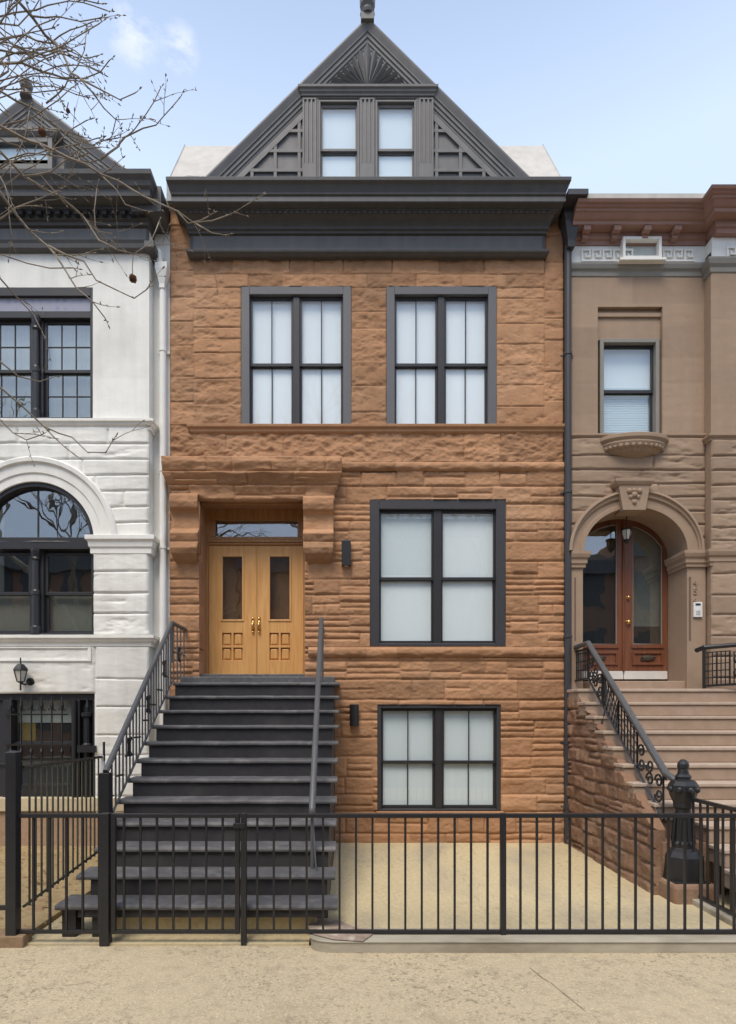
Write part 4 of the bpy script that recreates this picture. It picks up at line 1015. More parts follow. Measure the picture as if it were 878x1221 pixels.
pm.build('pier', M['tan'], th, smooth=True)
# window in panel
wx0, wx1 = X(717), X(786)
MB().box(pan[0], pan[1], .06, .3, tz(403), tz(366)).join(MB().box(pan[0], pan[1], .03, .1, tz(376), tz(371))).build('window_head_panel', M['tan'], th, bevel=.006)
wnd = frame_mb(wx0, wx1 + .03, tz(518), tz(402), .03, .22, .06, .06, .02).build('window', M['greywood'], th, bevel=.006)
hung(wnd, wx0 + .06, wx1 - .03, tz(517), tz(406), .11, 0, 0, M['sash'], M['glass'], .03)
MB().box(wx0 + .05, wx1, .215, .22, tz(455), tz(405)).build('shade', M['shade2'], wnd)
bd = MB(); z = tz(517)
while z < tz(455): bd.box(wx0 + .05, wx1 - .02, .20, .214, z, z + .032); z += .038
bd.build('blind', M['shade3'], wnd)
# sill belt and balconette
def tbelt(y0, y1, x0, x1, pr, yo=0.0, ends=(False, False), name='belt_course', m_=None):
    z0, z1 = Z(y1, yo), Z(y0, yo); h = z1 - z0
    m = mould([(0, z0), (pr * .35, z0 + h * .05), (pr * .45, z0 + h * .35), (pr * .8, z0 + h * .5), (pr, z0 + h * .65), (pr, z0 + h * .93), (0, z1)], x0, x1, 1, ends, yb=.3)
    m.v = [(a, b + yo, c) for a, b, c in m.v]; return m.build(name, m_ or M['tan'], th, bevel=.004)
tbelt(518, 526, TX0, TXP, .06); tbelt(518, 526, PX0, TX1, .06, py_, (True, False))
bx_ = X(755); bw = X(797) - bx_
def ell_shelf(m, prof):
    n_ = 24; v = []; f = []
    for (s_, z_) in prof:
        for k in range(n_ + 1):
            a = PI + PI * k / n_; v.append((bx_ + bw * s_ * math.cos(a), .02 + .28 * s_ * math.sin(a), z_))
    for i in range(len(prof) - 1):
        for k in range(n_): f.append((i * (n_ + 1) + k, i * (n_ + 1) + k + 1, (i + 1) * (n_ + 1) + k + 1, (i + 1) * (n_ + 1) + k))
    f.append(tuple(range((len(prof) - 1) * (n_ + 1), len(prof) * (n_ + 1)))); m.add(v, f)
bm_ = MB(); q_ = lambda p: Z(p, -.15)
ell_shelf(bm_, [(.02, q_(550)), (.16, q_(547)), (.16, q_(543)), (.3, q_(542)), (.62, q_(538)), (.86, q_(532)), (.93, q_(528)), (.90, q_(526)), (.95, q_(524.5)), (1.0, q_(523)), (1.0, q_(519)), (.94, q_(518))])
rr = random.Random(5)
for k in range(15):
    a = PI + PI * (k + .5) / 15
    for (s_, zz, r_) in ((.83, q_(532), .035), (.62, q_(536), .03)):
        bm_.ball((bx_ + bw * s_ * math.cos(a), .02 + .28 * s_ * math.sin(a), zz), r_ * rr.uniform(.8, 1.1), 7, 5)
bm_.build('balconette', M['tan'], th, smooth=False, bevel=.003)
# door arch with keystone
ring_arch(icx, tcz, [(ia, ib, -.10), (ia + .06, ib + .06, -.10), (ia + .065, ib + .065, -.085), (ia + .17, ib + .15, -.085), (ia + .18, ib + .16, -.115), (ta - .05, tb_ - .05, -.12), (ta - .04, tb_ - .04, -.15), (ta, tb_, -.14)], .5, 48).build('door_arch', M['tan'], th, smooth=False, bevel=.003)
ks = MB(); kx = X(756, -.17)
ks.prism([(kx - .17, Z(608, -.17)), (kx + .17, Z(608, -.17)), (kx + .235, Z(579, -.17)), (kx - .235, Z(579, -.17))], -.19, .1)
m = mould([(.0, Z(580, -.17)), (.03, Z(578, -.17)), (.05, Z(575, -.17)), (.05, Z(572, -.17)), (0, Z(571, -.17))], kx - .25, kx + .25, 1, yb=.3); m.v = [(a, b - .18, c) for a, b, c in m.v]; ks.join(m)
ks.t = None
for (u, w_, r_) in ((0, .03, .05), (-.08, .09, .045), (.08, .09, .045), (-.06, .0, .035), (.06, .0, .035), (0, -.08, .04), (0, .1, .035)):
    ks.ball((kx + u, -.185, Z(593, -.17) + w_), r_, 9, 6)
ks.build('keystone', M['tan'], th, bevel=.004)
# jambs and imposts
MB().box(TX0, X(694), -.05, .5, 2.3, tcz).build('door_jamb', M['tan'], th, bevel=.006)
jm = MB(); jm.box(X(816), X(838), -.085, .5, 2.3, tcz); jm.box(X(838), TXP + .01, -.02, .5, 2.3, tcz); jm.build('door_jamb', M['tan'], th, bevel=.006)
gv = MB(); gv.box(X(821.5, -.08), X(824, -.08), -.0875, -.08, Z(764, -.08), Z(688, -.08)); gv.box(X(686, -.08), X(688, -.08), -.0525, -.045, Z(764, -.08), Z(688, -.08)); gv.build('jamb_groove', M['plaque'], th)
def imp(x0, x1, pr0, ends):
    z0, z1 = tz(678), tz(659); h = z1 - z0
    m = mould([(0, z0), (.03, z0), (.03, z0 + h * .18), (.05, z0 + h * .25), (.05, z0 + h * .5), (.075, z0 + h * .6), (.09, z0 + h * .8), (.09, z0 + h * .96), (0, z1)], x0, x1, 1, ends, yb=.5)
    m.v = [(a, b + pr0, c) for a, b, c in m.v]; m.build('impost', M['tan'], th, bevel=.004)
imp(TX0 - .02, X(694), -.05, (False, True)); imp(X(816), X(838), -.085, (True, True)); imp(X(838) + .1, TXP + .02, -.01, (False, False))
z0, z1 = Z(676, py_), Z(659, py_); imp(PX0, TX1, py_, (True, False))
# doors
ty = .46
def mdoor(x0, x1, label=None, kick=True, knob=None, interior=None):
    zb, zt = Z(800, ty), Z(622, ty); a_, b_ = ia - .02, ib + .02
    ez = lambda x: tcz + .02 + b_ * math.sqrt(max(0, 1 - ((x - icx) / a_) ** 2)) - .02
    m = MB(); w = x1 - x0; g0, g1 = x0 + w * .16, x1 - w * .13
    if knob == 'left': g0, g1 = x0 + w * .22, x1 - w * .13
    gz0 = Z(768, ty)
    n_ = 16
    def column(xa, xb, zlo):                     # solid strip under the arch curve
        pts = [(xa, zlo), (xb, zlo)] + [(xb + (xa - xb) * k / n_, ez(xb + (xa - xb) * k / n_)) for k in range(n_ + 1)]
        m.prism(pts, ty, ty + .05)
    column(x0 + .003, g0, zb); column(g1, x1 - .003, zb)
    m.box(g0, g1, ty + .0006, ty + .05, zb, gz0)
    # head of the leaf above the glass
    ins = .11
    pts = [(g0 + (g1 - g0) * k / n_, ez(g0 + (g1 - g0) * k / n_) - ins) for k in range(n_ + 1)] + [(g1 + (g0 - g1) * k / n_, ez(g1 + (g0 - g1) * k / n_)) for k in range(n_ + 1)]
    for k in range(n_):
        u0 = g0 + (g1 - g0) * k / n_; u1 = g0 + (g1 - g0) * (k + 1) / n_
        m.prism([(u0, ez(u0) - ins), (u1, ez(u1) - ins), (u1, ez(u1)), (u0, ez(u0))], ty + .0004, ty + .05)
    # lower panel mouldings and carved boss
    m.join(frame_mb(g0 - .02, g1 + .02, Z(793, ty), Z(777, ty), ty - .022, ty + .01, .035)); m.box(g0 - .03, g1 + .03, ty - .02, ty + .01, Z(773, ty), Z(770, ty))
    d = m.build('door', M['mahog'], th, bevel=.004, label=label)
    pts = [(g0, gz0), (g1, gz0)] + [(g1 + (g0 - g1) * k / n_, ez(g1 + (g0 - g1) * k / n_) - ins) for k in range(n_ + 1)]
    MB().prism(pts, ty + .02, ty + .025).build('pane', M['glassdark'], d)
    # pale bead round the glass
    bd_ = MB(); ring = pts + [pts[0]]
    bd_.tube([(p, ty + .008, q) for p, q in ring], .011, 5); bd_.build('glazing_bead', M['greywood'], d)
    c_ = ((g0 + g1) / 2, ty - .012, Z(785, ty)); bo_ = MB(); bo_.ball((0, 0, 0), .05, 10, 6)
    bo_.v = [(c_[0] + a * 1.9, c_[1] + b * .35, c_[2] + c) for a, b, c in bo_.v]
    for s_ in (-1, 1): spiral(bo_, (c_[0] + s_ * .09, c_[1] - .006, c_[2]), .035, 1.1, s_, .01, 12, 'x')
    bo_.build('carved_boss', M['roomdark'], d)
    MB().box(x0 + .01, x1 - .005, ty - .008, ty + .03, Z(810, ty), Z(800.3, ty)).build('kick_plate', M['marble'], d, bevel=.003)
    if knob == 'left':
        k = MB(); kx_ = x0 + w * .1
        for pz, r_ in ((712.5, .026), (742, .034)):
            k.ball((kx_, ty - .03, Z(pz, ty)), r_, 12, 8); k.tube([(kx_, ty - .01, Z(pz, ty)), (kx_, ty + .01, Z(pz, ty))], r_ * 1.1, 12)
        k.build('knob', M['brass'], d, smooth=True)
    return d
dmx = X(743.5, ty)
mdoor(icx - ia + .01, dmx); mdoor(dmx, icx + ia - .01, knob='left')
MB().tube([(dmx, ty - .01, Z(800, ty)), (dmx, ty - .01, Z(620, ty))], .022, 8).build('door_astragal', M['mahog'], th)
hl = MB().box(icx - ia, icx + ia, 1.6, 1.62, 2.2, 5.5); hl.build('hall_wall', M['room'], th)
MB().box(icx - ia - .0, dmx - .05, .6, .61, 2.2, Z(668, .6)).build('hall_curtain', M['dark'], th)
MB().box(dmx, icx + ia, .605, .615, 2.2, Z(747, .6)).build('hall_wainscot', M['roomdark'], th)
MB().box(dmx, icx + ia, .61, .62, Z(747, .6), 5.5).build('hall_plaster', M['room'], th)
# white fret band
gy_ = -.03
fb = MB(); fb.box(TX0, TXP, gy_, .3, 9.03, 9.338); fb.box(PX0 + .0, TX1, py_ - .03, .3, 9.03, 9.338)
fbo = fb.build('frieze_band', M['cream'], th, bevel=.004)
def fret(m, xa, n_, zt, zb, y, u):
    h = zt - zb; t = u * .17
    for k in range(n_):
        x = xa + k * u
        B = lambda a, b, c, d: m.box(x + a * u, x + b * u, y - .028, y + .004, zb + c * h, zb + d * h)
        B(0, .14, 0, 1); B(.14, .86, .86, 1); B(.72, .86, .34, .86); B(.36, .72, .34, .48); B(.36, .5, .48, .66)
        B(.14, 1.0, 0, .13)
fk = MB(); u_ = .165
fret(fk, X(693, gy_), 5, Z(298, gy_), Z(313, gy_), gy_, u_); fret(fk, X(790, gy_), 3, Z(298, gy_), Z(313, gy_), gy_, u_)
fret(fk, X(866, py_ - .03), 6, Z(295, py_ - .03), Z(310, py_ - .03), py_ - .03, u_)
fk.build('greek_key', M['cream'], fbo)
vt = frame_mb(X(742, -.1), X(788, -.1), Z(310, -.1), Z(284, -.1), -.14, .05, .04).build('attic_window', M['cream'], th, bevel=.004)
MB().box(X(744, -.1), X(786, -.1), -.03, -.025, Z(309, -.1), Z(285, -.1)).build('pane', M['glassdark'], vt); MB().box(X(745, -.1), X(785, -.1), -.02, -.015, Z(296, -.1), Z(285, -.1)).build('blind', M['curtainw'], vt)
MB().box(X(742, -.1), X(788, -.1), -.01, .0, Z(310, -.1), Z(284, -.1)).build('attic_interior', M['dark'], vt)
MB().box(X(740, -.1) - .03, X(790, -.1) + .03, -.17, .0, Z(313.5, -.1), Z(310.5, -.1)).build('sill', M['cream'], vt, bevel=.004)
m = mould([(0, tz(331)), (.02, tz(330)), (.03, tz(325)), (.06, tz(323)), (.08, tz(319)), (.08, tz(317)), (0, tz(316))], TX0, TXP, 1, (False, False), yb=.3); m.build('frieze_moulding', M['greywood'], th, bevel=.004)
m = mould([(0, Z(326, py_)), (.02, Z(325, py_)), (.03, Z(320, py_)), (.06, Z(317, py_)), (.08, Z(312, py_)), (.08, Z(310, py_)), (0, Z(309, py_))], PX0, TX1, 1, (True, False), yb=.3); m.v = [(a, b + py_, c) for a, b, c in m.v]; m.build('frieze_moulding', M['greywood'], th, bevel=.004)
# red-brown cornice
def tcor(yo, x0, ends, dz=0.0, x1=TX1):
    pz_ = [(0, 9.34), (.05, 9.34), (.06, 9.40), (.09, 9.41), (.10, 9.50), (.24, 9.505), (.25, 9.55), (.27, 9.555), (.29, 9.57), (.32, 9.60), (.33, 9.615), (.35, 9.62), (.36, 9.65), (.385, 9.655), (.40, 9.68), (.43, 9.685), (.45, 9.72), (0, 9.725)]
    pp = [a_ for a_, _ in pz_]; zz = [b_ for _, b_ in pz_]
    m = mould([(p, z + dz) for p, z in zip(pp, zz)], x0, x1, .8, ends, yb=.4); m.v = [(a, b + yo, c) for a, b, c in m.v]; return m
tc_ = tcor(0, TX0 - .04, (False, False), 0, TXP - .02); tc_.join(tcor(py_ - .06, PX0 + .06, (True, False), 0))
tco = tc_.build('cornice', M['redpaint'], th, bevel=.004)
for px in (700, 736, 772, 808):
    b_ = MB(); x = X(px, -.2); w_ = .055
    b_.box(x - w_, x + w_, -.235, -.05, 9.43, 9.499); b_.box(x - w_ * .8, x + w_ * .8, -.15, -.05, 9.37, 9.43)
    b_.build('bracket', M['redpaint'], tco, bevel=.006)
MB().prism([(-.44, 9.73), (-.44, 9.80), (.5, 9.9), (11, 9.85), (11, 9.7), (.5, 9.7)], TX0 - .02, TX1, 'x').build('roof', M['roof'], th)
# numbers on the jamb
for k, ch in enumerate('454'):
    cu = bpy.data.curves.new('house_number', 'FONT'); cu.body = ch; cu.size = .145; cu.extrude = .006; cu.align_x = 'CENTER'
    to = bpy.data.objects.new('tmp', cu); C.objects.link(to); bpy.context.view_layer.update()
    me = bpy.data.meshes.new_from_object(to.evaluated_get(bpy.context.evaluated_depsgraph_get())); bpy.data.objects.remove(to)
    me.name = 'house_number'; me.materials.clear(); me.materials.append(M['tanstep'])
    o = bpy.data.objects.new('house_number', me); C.objects.link(o); o.parent = th; o.matrix_parent_inverse = Matrix.Translation(-th.location)
    o.rotation_euler = (PI / 2, 0, 0); o.location = (X(829.5, -.09), -.0935, Z(695 + k * 10.3, -.09) - .045)
ic = thing('intercom', 'white intercom panel on the stone jamb right of the mahogany doors', 'intercom', (X(831, -.1), -.085, Z(738, -.1)))
MB().box(X(827, -.1), X(837.5, -.1), -.115, -.086, Z(736, -.1), Z(718, -.1)).build('panel', M['plastic'], ic, bevel=.005)
MB().box(X(830, -.12), X(836, -.12), -.118, -.11, Z(722, -.12), Z(719.5, -.12)).build('screen', M['screen'], ic)
kp = MB()
for i in range(3):
    for j in range(3): kp.box(X(831 + 1.7 * j, -.12), X(832.1 + 1.7 * j, -.12), -.1175, -.11, Z(729.3 + i * 2, -.12), Z(728.2 + i * 2, -.12))
kp.build('keypad', M['greywood'], ic)
# hanging door lantern
lx, ly = X(747.5, .2), .2; lz = Z(636, .2)
dl = thing('door_lantern', 'small dark lantern hanging under the arch of the mahogany doors', 'lantern', (lx, ly, lz))
l = MB(); l.lathe([(.02, lz + .09), (.085, lz + .07), (.09, lz + .055), (.07, lz + .05)], lx, ly, 8); l.lathe([(.05, lz - .10), (.04, lz - .13), (.015, lz - .15), (.005, lz - .17)], lx, ly, 8)
l.tube([(lx, ly, lz + .08), (lx, ly, lz + .34)], .008, 6)
for k in range(6): a = 2 * PI * k / 6; l.tube([(lx + .075 * math.cos(a), ly + .075 * math.sin(a), lz + .06), (lx + .05 * math.cos(a), ly + .05 * math.sin(a), lz - .1)], .007, 4)
l.build('lantern_frame', M['iron'], dl); MB().lathe([(.07, lz + .055), (.072, lz), (.046, lz - .1)], lx, ly, 8).build('lantern_glass', M['lampglass'], dl)

# ------------------------------------------------------------------ tan stoop
ts = thing('stoop', 'tan stone stoop with rough side wall leading to the mahogany doors', 'stoop', (4.7, -2, 0))
SX0, SX1 = 3.40, 6.1; t2, r2, y2, h2 = .28, .2, -.55, 2.39
def step_profile(n_): pass
for i in range(12):
    yf = y2 - t2 * i; h = h2 - r2 * i
    yb = .62 if i == 0 else yf + t2 + .03
    rr = random.Random(90 + i)
    m = MB(); x0 = SX0 + rr.uniform(-.012, .02) + (.55 if i > 7 else .12 if i > 6 else 0)
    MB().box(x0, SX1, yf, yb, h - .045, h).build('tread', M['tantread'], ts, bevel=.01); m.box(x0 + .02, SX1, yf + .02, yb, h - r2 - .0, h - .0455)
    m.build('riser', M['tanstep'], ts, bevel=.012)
MB().box(X(697, ty) - .1, X(803, ty) + .2, -.02, .62, h2, h2 + .145).build('threshold', M['tanstep'], ts, bevel=.01)
cs_ = MB(); pl = [(.3, -.2), (.3, h2 - r2)]
for i in range(12):
    yf = y2 - t2 * i + .05; h = h2 - r2 * (i + 1); pl += [(yf, h), (yf, h - r2)] if i < 11 else []
pl += [(y2 - t2 * 11 + .06, -.2)]
cs_.prism([p for p in pl if p[0] > -2.75] + [(-2.6, -.2)], SX0 + .08, SX1, 'x'); cs_.build('stoop_core', M['rough'], ts)
sw = ashlar(-4.0, 0.35, -.1, h2, (.17, .24), (.26, .5), (.85, .95), 61)
slope = lambda y: h2 - .06 + (y - y2) * r2 / t2
smap = lambda U, V, H: (SX0 + .05 - H, U, V)
skp = lambda U, V: (V > slope(np.minimum(U, y2)) - .06) | (U < -2.7)
rock(-3.0, .0, -.1, h2 - .05, sw, smap, [], skp, amp=.05, joint=(.035, .04), res=(.018, .014), seed=91, freq=(4, 5), nz=.5, ridge=.1, back=.08).build('side_wall', M['rough'], ts, smooth=True)
MB().box(SX0 + .06, SX0 + .54, -3.02, -2.5, -.15, .2).build('newel_block', M['rough'], ts, bevel=.04)

# cast-iron railing on the left of the tan stoop
rx2 = 3.56
cr = thing('cast_iron_railing', 'ornate black cast iron railing with heavy newel on the tan stoop', 'railing', (rx2, -1.7, 1.4))
topz = lambda y: 3.06 + min(0, (y + .52)) * .80
y_a, y_b = -.52, -2.66
m = MB(); m.tube([(rx2, -.05, topz(0)), (rx2, y_a, topz(y_a) + .01), (rx2, y_b, topz(y_b)), (rx2 + .06, y_b - .06, topz(y_b) - .06)], .04, 8); m.build('handrail', M['irongray'], cr)
lowz = lambda y: topz(y) - .52
m = MB(); m.bar((rx2, -.05, lowz(0)), (rx2, y_a, lowz(y_a)), .03); m.bar((rx2, y_a, lowz(y_a)), (rx2, y_b + .05, lowz(y_b)), .03); m.bar((rx2, y_a, topz(y_a) - .07), (rx2, y_b, topz(y_b) - .07), .022)
m.bar((rx2, -.05, topz(0) - .07), (rx2, y_a, topz(0) - .07), .022)
m.build('bottom_rail', M['iron'], cr)
m = MB(); y = y_a; seg = 0
panels = [(-.08, -.5, 'v'), (-.55, -1.0, 's'), (-1.05, -1.5, 'x'), (-1.5, -2.0, 'v'), (-2.0, -2.6, 's')]
for (a, b, kind) in panels:
    n_ = 6
    for e in (a, b): m.bar((rx2, e, lowz(e)), (rx2, e, topz(e) - .05), .02)
    if kind == 'v':
        for k in range(1, n_): y = a + (b - a) * k / n_; m.bar((rx2, y, lowz(y)), (rx2, y, topz(y) - .06), .016)
        for q in (.3, .55, .8): m.bar((rx2, a, lowz(a) + .5 * q), (rx2, b, lowz(b) + .5 * q), .012)
    if kind == 'x':
        for k in range(n_ + 1):
            y = a + (b - a) * k / n_; y3 = a + (b - a) * min(1, (k + 2.5) / n_); m.bar((rx2, y, lowz(y)), (rx2, y3, topz(y3) - .06), .014)
            y4 = a + (b - a) * max(0, (k - 2.5) / n_); m.bar((rx2, y, lowz(y)), (rx2, y4, topz(y4) - .06), .014)
    if kind == 's':
        for k in range(3):
            y = a + (b - a) * (k + .5) / 3
            for q, s_ in ((.13, 1), (.29, -1)): spiral(m, (rx2, y, lowz(y) + q), .085, 1.4, s_ * (1 if k % 2 else -1), .013, 20)
m.build('lattice_panel', M['iron'], cr)
m = MB(); m.tube([(rx2, -1.1, lowz(-1.1)), (rx2 - .12, -1.1, lowz(-1.1) - .45)], .012, 6); m.build('stay', M['iron'], cr)
nx, ny = X(815, -2.77), -2.77; k = (D0 + ny) / FPX; nz_ = lambda py: CAMZ - (py - YH) * k
pf = [(.20, nz_(1048)), (.20, nz_(1020)), (.17, nz_(1014)), (.115, nz_(1010)), (.12, nz_(1005)), (.10, nz_(1002)), (.085, nz_(975)), (.075, nz_(965)), (.10, nz_(962)), (.10, nz_(957)), (.13, nz_(950)), (.15, nz_(942)), (.15, nz_(936)), (.12, nz_(931)), (.075, nz_(929)), (.085, nz_(926)), (.06, nz_(923)), (.05, nz_(917)), (.06, nz_(915)), (.06, nz_(911)), (.045, nz_(908)), (.02, nz_(905.5))]
npm = MB(); npm.lathe(pf, nx, ny, 8, PI / 8)
for s_ in range(8):
    a = s_ * PI / 4; npm.ball((nx + .135 * math.cos(a), ny + .135 * math.sin(a), nz_(941)), .035, 8, 6)
    a0 = a; npm.bar((nx + .115 * math.cos(a), ny + .115 * math.sin(a), nz_(1004)), (nx + .085 * math.cos(a), ny + .085 * math.sin(a), nz_(970)), .02)
npm.box(nx - .19, nx + .19, ny - .19, ny + .19, nz_(1056), nz_(1047))
npm.build('newel_post', M['iron'], cr, bevel=.004)
# right railing fragment
c2 = thing('cast_iron_railing', 'black cast iron railing at the right edge, across the tan stoop', 'railing', (5.75, -.6, 2.4))
rx3 = X(838, -.5); zt_, zl_ = Z(772, -.5), Z(818, -.5)
m = MB(); m.tube([(rx3, -.35, zt_ - .03), (rx3 + .02, -.5, zt_), (rx3 + .5, -.62, zt_ + .03), (rx3 + .62, -.9, zt_ - .2), (rx3 + .62, -2.4, zt_ - 1.3)], .035, 8); m.build('handrail', M['iron'], c2)
m = MB(); m.bar((rx3 + .02, -.5, zl_ - .05), (rx3 + .02, -.5, zt_), .035); m.bar((rx3 + .02, -.5, zl_), (rx3 + .55, -.62, zl_ + .03), .03)
for k in range(1, 9): u = k / 9; m.bar((rx3 + .02 + .5 * u, -.5 - .12 * u, zl_), (rx3 + .02 + .5 * u, -.5 - .12 * u, zt_ - .07), .02 if k in (3, 6) else .013)
for q in (.2, .38, .56, .74, .86): m.bar((rx3 + .02, -.5, zl_ + (zt_ - zl_) * q), (rx3 + .36, -.59, zl_ + (zt_ - zl_) * q + .02), .014)
for q in (.25, .6): spiral(m, (rx3 + .46, -.62, zl_ + (zt_ - zl_) * q + .04), .09, 1.5, 1, .016, 18, 'x')
for k in range(6): y = -.9 - .25 * k; m.bar((rx3 + .62, y, zt_ - .2 + (y + .9) * .73), (rx3 + .62, y, zt_ - .75 + (y + .9) * .73), .016)
m.build('lattice_panel', M['iron'], c2)

# ================================================================== FENCES
FY = -3.92
fx = lambda px: X(px, FY); fzz = lambda py: Z(py, FY)
ZT, ZB = fzz(972.5), fzz(1111)
def rail_fence(name, label, cat, xa, xb, posts, pick0=None, zt=ZT, zb=ZB, stile=False, y=FY, post_h=None, group=None, step=.1487, post_w=.05, zbot=-.07):
    t = thing(name, label, cat, ((xa + xb) / 2, y, 0), group)
    m = MB(); m.box(xa, xb, y - .02, y + .02, zt - .02, zt + .018); m.build('top_rail', M['iron'], t, bevel=.004)
    m = MB(); m.box(xa, xb, y - .016, y + .016, zb - .016, zb + .016); m.build('bottom_rail', M['iron'], t, bevel=.003)
    x = pick0 if pick0 is not None else xa + step
    while x < xb - .03:
        if all(abs(x - p) > .05 for p in posts): MB().box(x - .0095, x + .0095, y - .0095, y + .0095, zb, zt - .01).build('picket', M['iron'], t)
        x += step
    for p in posts:
        MB().box(p - post_w / 2, p + post_w / 2, y - post_w / 2, y + post_w / 2, zbot, (post_h or zt) + .022).build('post', M['iron'], t, bevel=.004)
    if stile:
        for p in (xa + .02, xb - .02): MB().box(p - .021, p + .021, y - .0205, y + .0205, zb - .017, zt + .019).build('stile', M['iron'], t, bevel=.003)
    return t
rail_fence('iron_fence', 'long low black picket fence in front of the brown house areaway', 'fence', fx(292), 3.72, [fx(291), fx(600)], fx(307), zbot=-.07)
gt = rail_fence('iron_gate', 'black picket gate closed in front of the black stoop', 'gate', fx(133), fx(286), [], fx(148), stile=True)
MB().box(fx(279), fx(293), FY - .04, FY - .02, fzz(987), fzz(981)).build('latch', M['iron'], gt, bevel=.003)
rail_fence('iron_fence', 'short picket fence panel between the tall post and the black stoop gate', 'fence', fx(22), fx(126), [fx(126)], fx(40), post_w=.085)
tp = MB().box(fx(10.5), fx(23), FY - .06, FY + .035, -.08, fzz(899)); tp.lathe([(.072, fzz(899)), (.072, fzz(897)), (.02, fzz(895))], fx(16.7), FY - .013, 4, PI / 4)
tag(tp.build('fence_post', M['iron'], bevel=.005), 'tall square black iron post at the left corner of the fence', 'post')
lg = thing('iron_gate', 'black iron gate at the left edge, left of the tall square post', 'gate', (-3.6, FY, 0))
m = MB(); m.box(-4.3, fx(10), FY - .02, FY + .02, fzz(916), fzz(911)); m.box(-4.3, fx(10), FY - .018, FY + .018, fzz(1085), fzz(1080)); m.build('frame', M['iron'], lg)
for k in range(7):
    x = fx(10) - .145 * (k + 1) ; MB().box(x - .009, x + .009, FY - .009, FY + .009, fzz(1084), fzz(912)).build('picket', M['iron'], lg)
# side fence between yards
sx = -2.955
sf = thing('side_fence', 'weathered side fence of thin pickets dividing the left yard from the stoop', 'fence', (sx, -3.1, 0))
ya, yb_ = -3.88, -2.15
m = MB(); m.bar((sx, ya, 1.53), (sx, yb_, 1.50), .022); m.build('top_rail', M['iron'], sf); m = MB(); m.bar((sx, ya, .26), (sx, yb_, .40), .022); m.build('bottom_rail', M['irongreen'], sf)
y = ya + .1; k = 0
while y < yb_ - .03:
    zb_ = .26 + (y - ya) / (yb_ - ya) * .14; MB().bar((sx, y, zb_ - .03), (sx, y, 1.52), .014).build('picket', M['irongreen'], sf); y += .108
MB().box(sx - .022, sx + .022, yb_ - .02, yb_ + .02, -.02, 1.52).build('end_post', M['cream'], sf, bevel=.003)
m = MB(); m.bar((sx + .02, yb_ - .01, 1.45), (sx + .02, yb_ - .01, 1.68), .02); m.build('spike', M['iron'], sf)
# right side fence
rx4 = 3.72
rf_ = thing('side_fence', 'black picket side fence running back to the cast iron newel of the tan stoop', 'fence', (rx4, -3.3, 0))
ztp = lambda y: 1.09 if y < -3.85 else 1.07
yA, yB = FY, -2.9
m = MB(); m.box(rx4 - .02, rx4 + .02, yA - .02, yB, ZT - .02, ZT + .017); m.build('top_rail', M['iron'], rf_); m = MB(); m.box(rx4 - .015, rx4 + .015, yA, yB, ZB + .03, ZB + .055); m.build('bottom_rail', M['iron'], rf_)
y = yA + .14
while y < yB: MB().box(rx4 - .009, rx4 + .009, y - .009, y + .009, ZB + .04, ZT).build('picket', M['iron'], rf_); y += .125
tag(MB().box(3.64, 3.80, -3.95, -2.5, -.1, .06).build('stone_curb', M['curb'], bevel=.015), 'low stone curb under the right side fence', 'curb')

# ================================================================== TREE
tree = thing('plane_tree', 'bare plane tree with thin budding twigs and seed balls, reaching in from the left', 'tree', (-4.7, -4.7, -.08))
rt = random.Random(12)
trk = MB(); tb0 = Vector((-4.7, -4.7, -.1))
tpts = [tb0 + Vector((.05 * math.sin(z * 1.3), .04 * math.sin(z * .9 + 1), z)) for z in np.linspace(0, 9.6, 16)]
trk.tube(tpts, [.21 - .165 * (i / 15) ** .9 for i in range(16)], 14); trk.build('trunk', M['bark'], tree, smooth=True)
br = MB()
def jig(pts, amt):
    out = [pts[0]]
    for a, b in zip(pts[:-1], pts[1:]):
        a, b = Vector(a), Vector(b); n_ = max(1, int((b - a).length / .10))
        for i in range(1, n_ + 1):
            q = a.lerp(b, i / n_) + Vector((rt.uniform(-1, 1), rt.uniform(-1, 1), rt.uniform(-1, 1))) * amt * (0.5 if i == n_ else 1); out.append(q)
    return out
def twig(p, d, L, r, depth):
    n_ = max(3, int(L / .06)); pts = [p]; q = p.copy(); d = d.normalized()
    for i in range(n_):
        d = (d + Vector((rt.uniform(-1, 1), rt.uniform(-1, 1), rt.uniform(-.8, 1))) * .16).normalized(); q = q + d * (L / n_); pts.append(q.copy())
        if depth > 0 and rt.random() < .36:
            sd_ = (d + Vector((rt.uniform(-1, 1), rt.uniform(-1, 1), rt.uniform(-1, 1))) * .9).normalized(); twig(q, sd_, L * rt.uniform(.3, .65), r * .7, depth - 1)
        if rt.random() < .5:
            b_ = q + Vector((rt.uniform(-1, 1), rt.uniform(-1, 1), rt.uniform(-.2, 1))).normalized() * .022; br.tube([q, (q + b_) / 2, b_], [r * .9, r * 1.3, .001], 4)
    br.tube(pts, [r * (1 - .65 * i / n_) for i in range(n_ + 1)], 5)
    e = pts[-1]; br.tube([e, e + d * .012, e + d * .03], [r * .6, .0055, .001], 5)
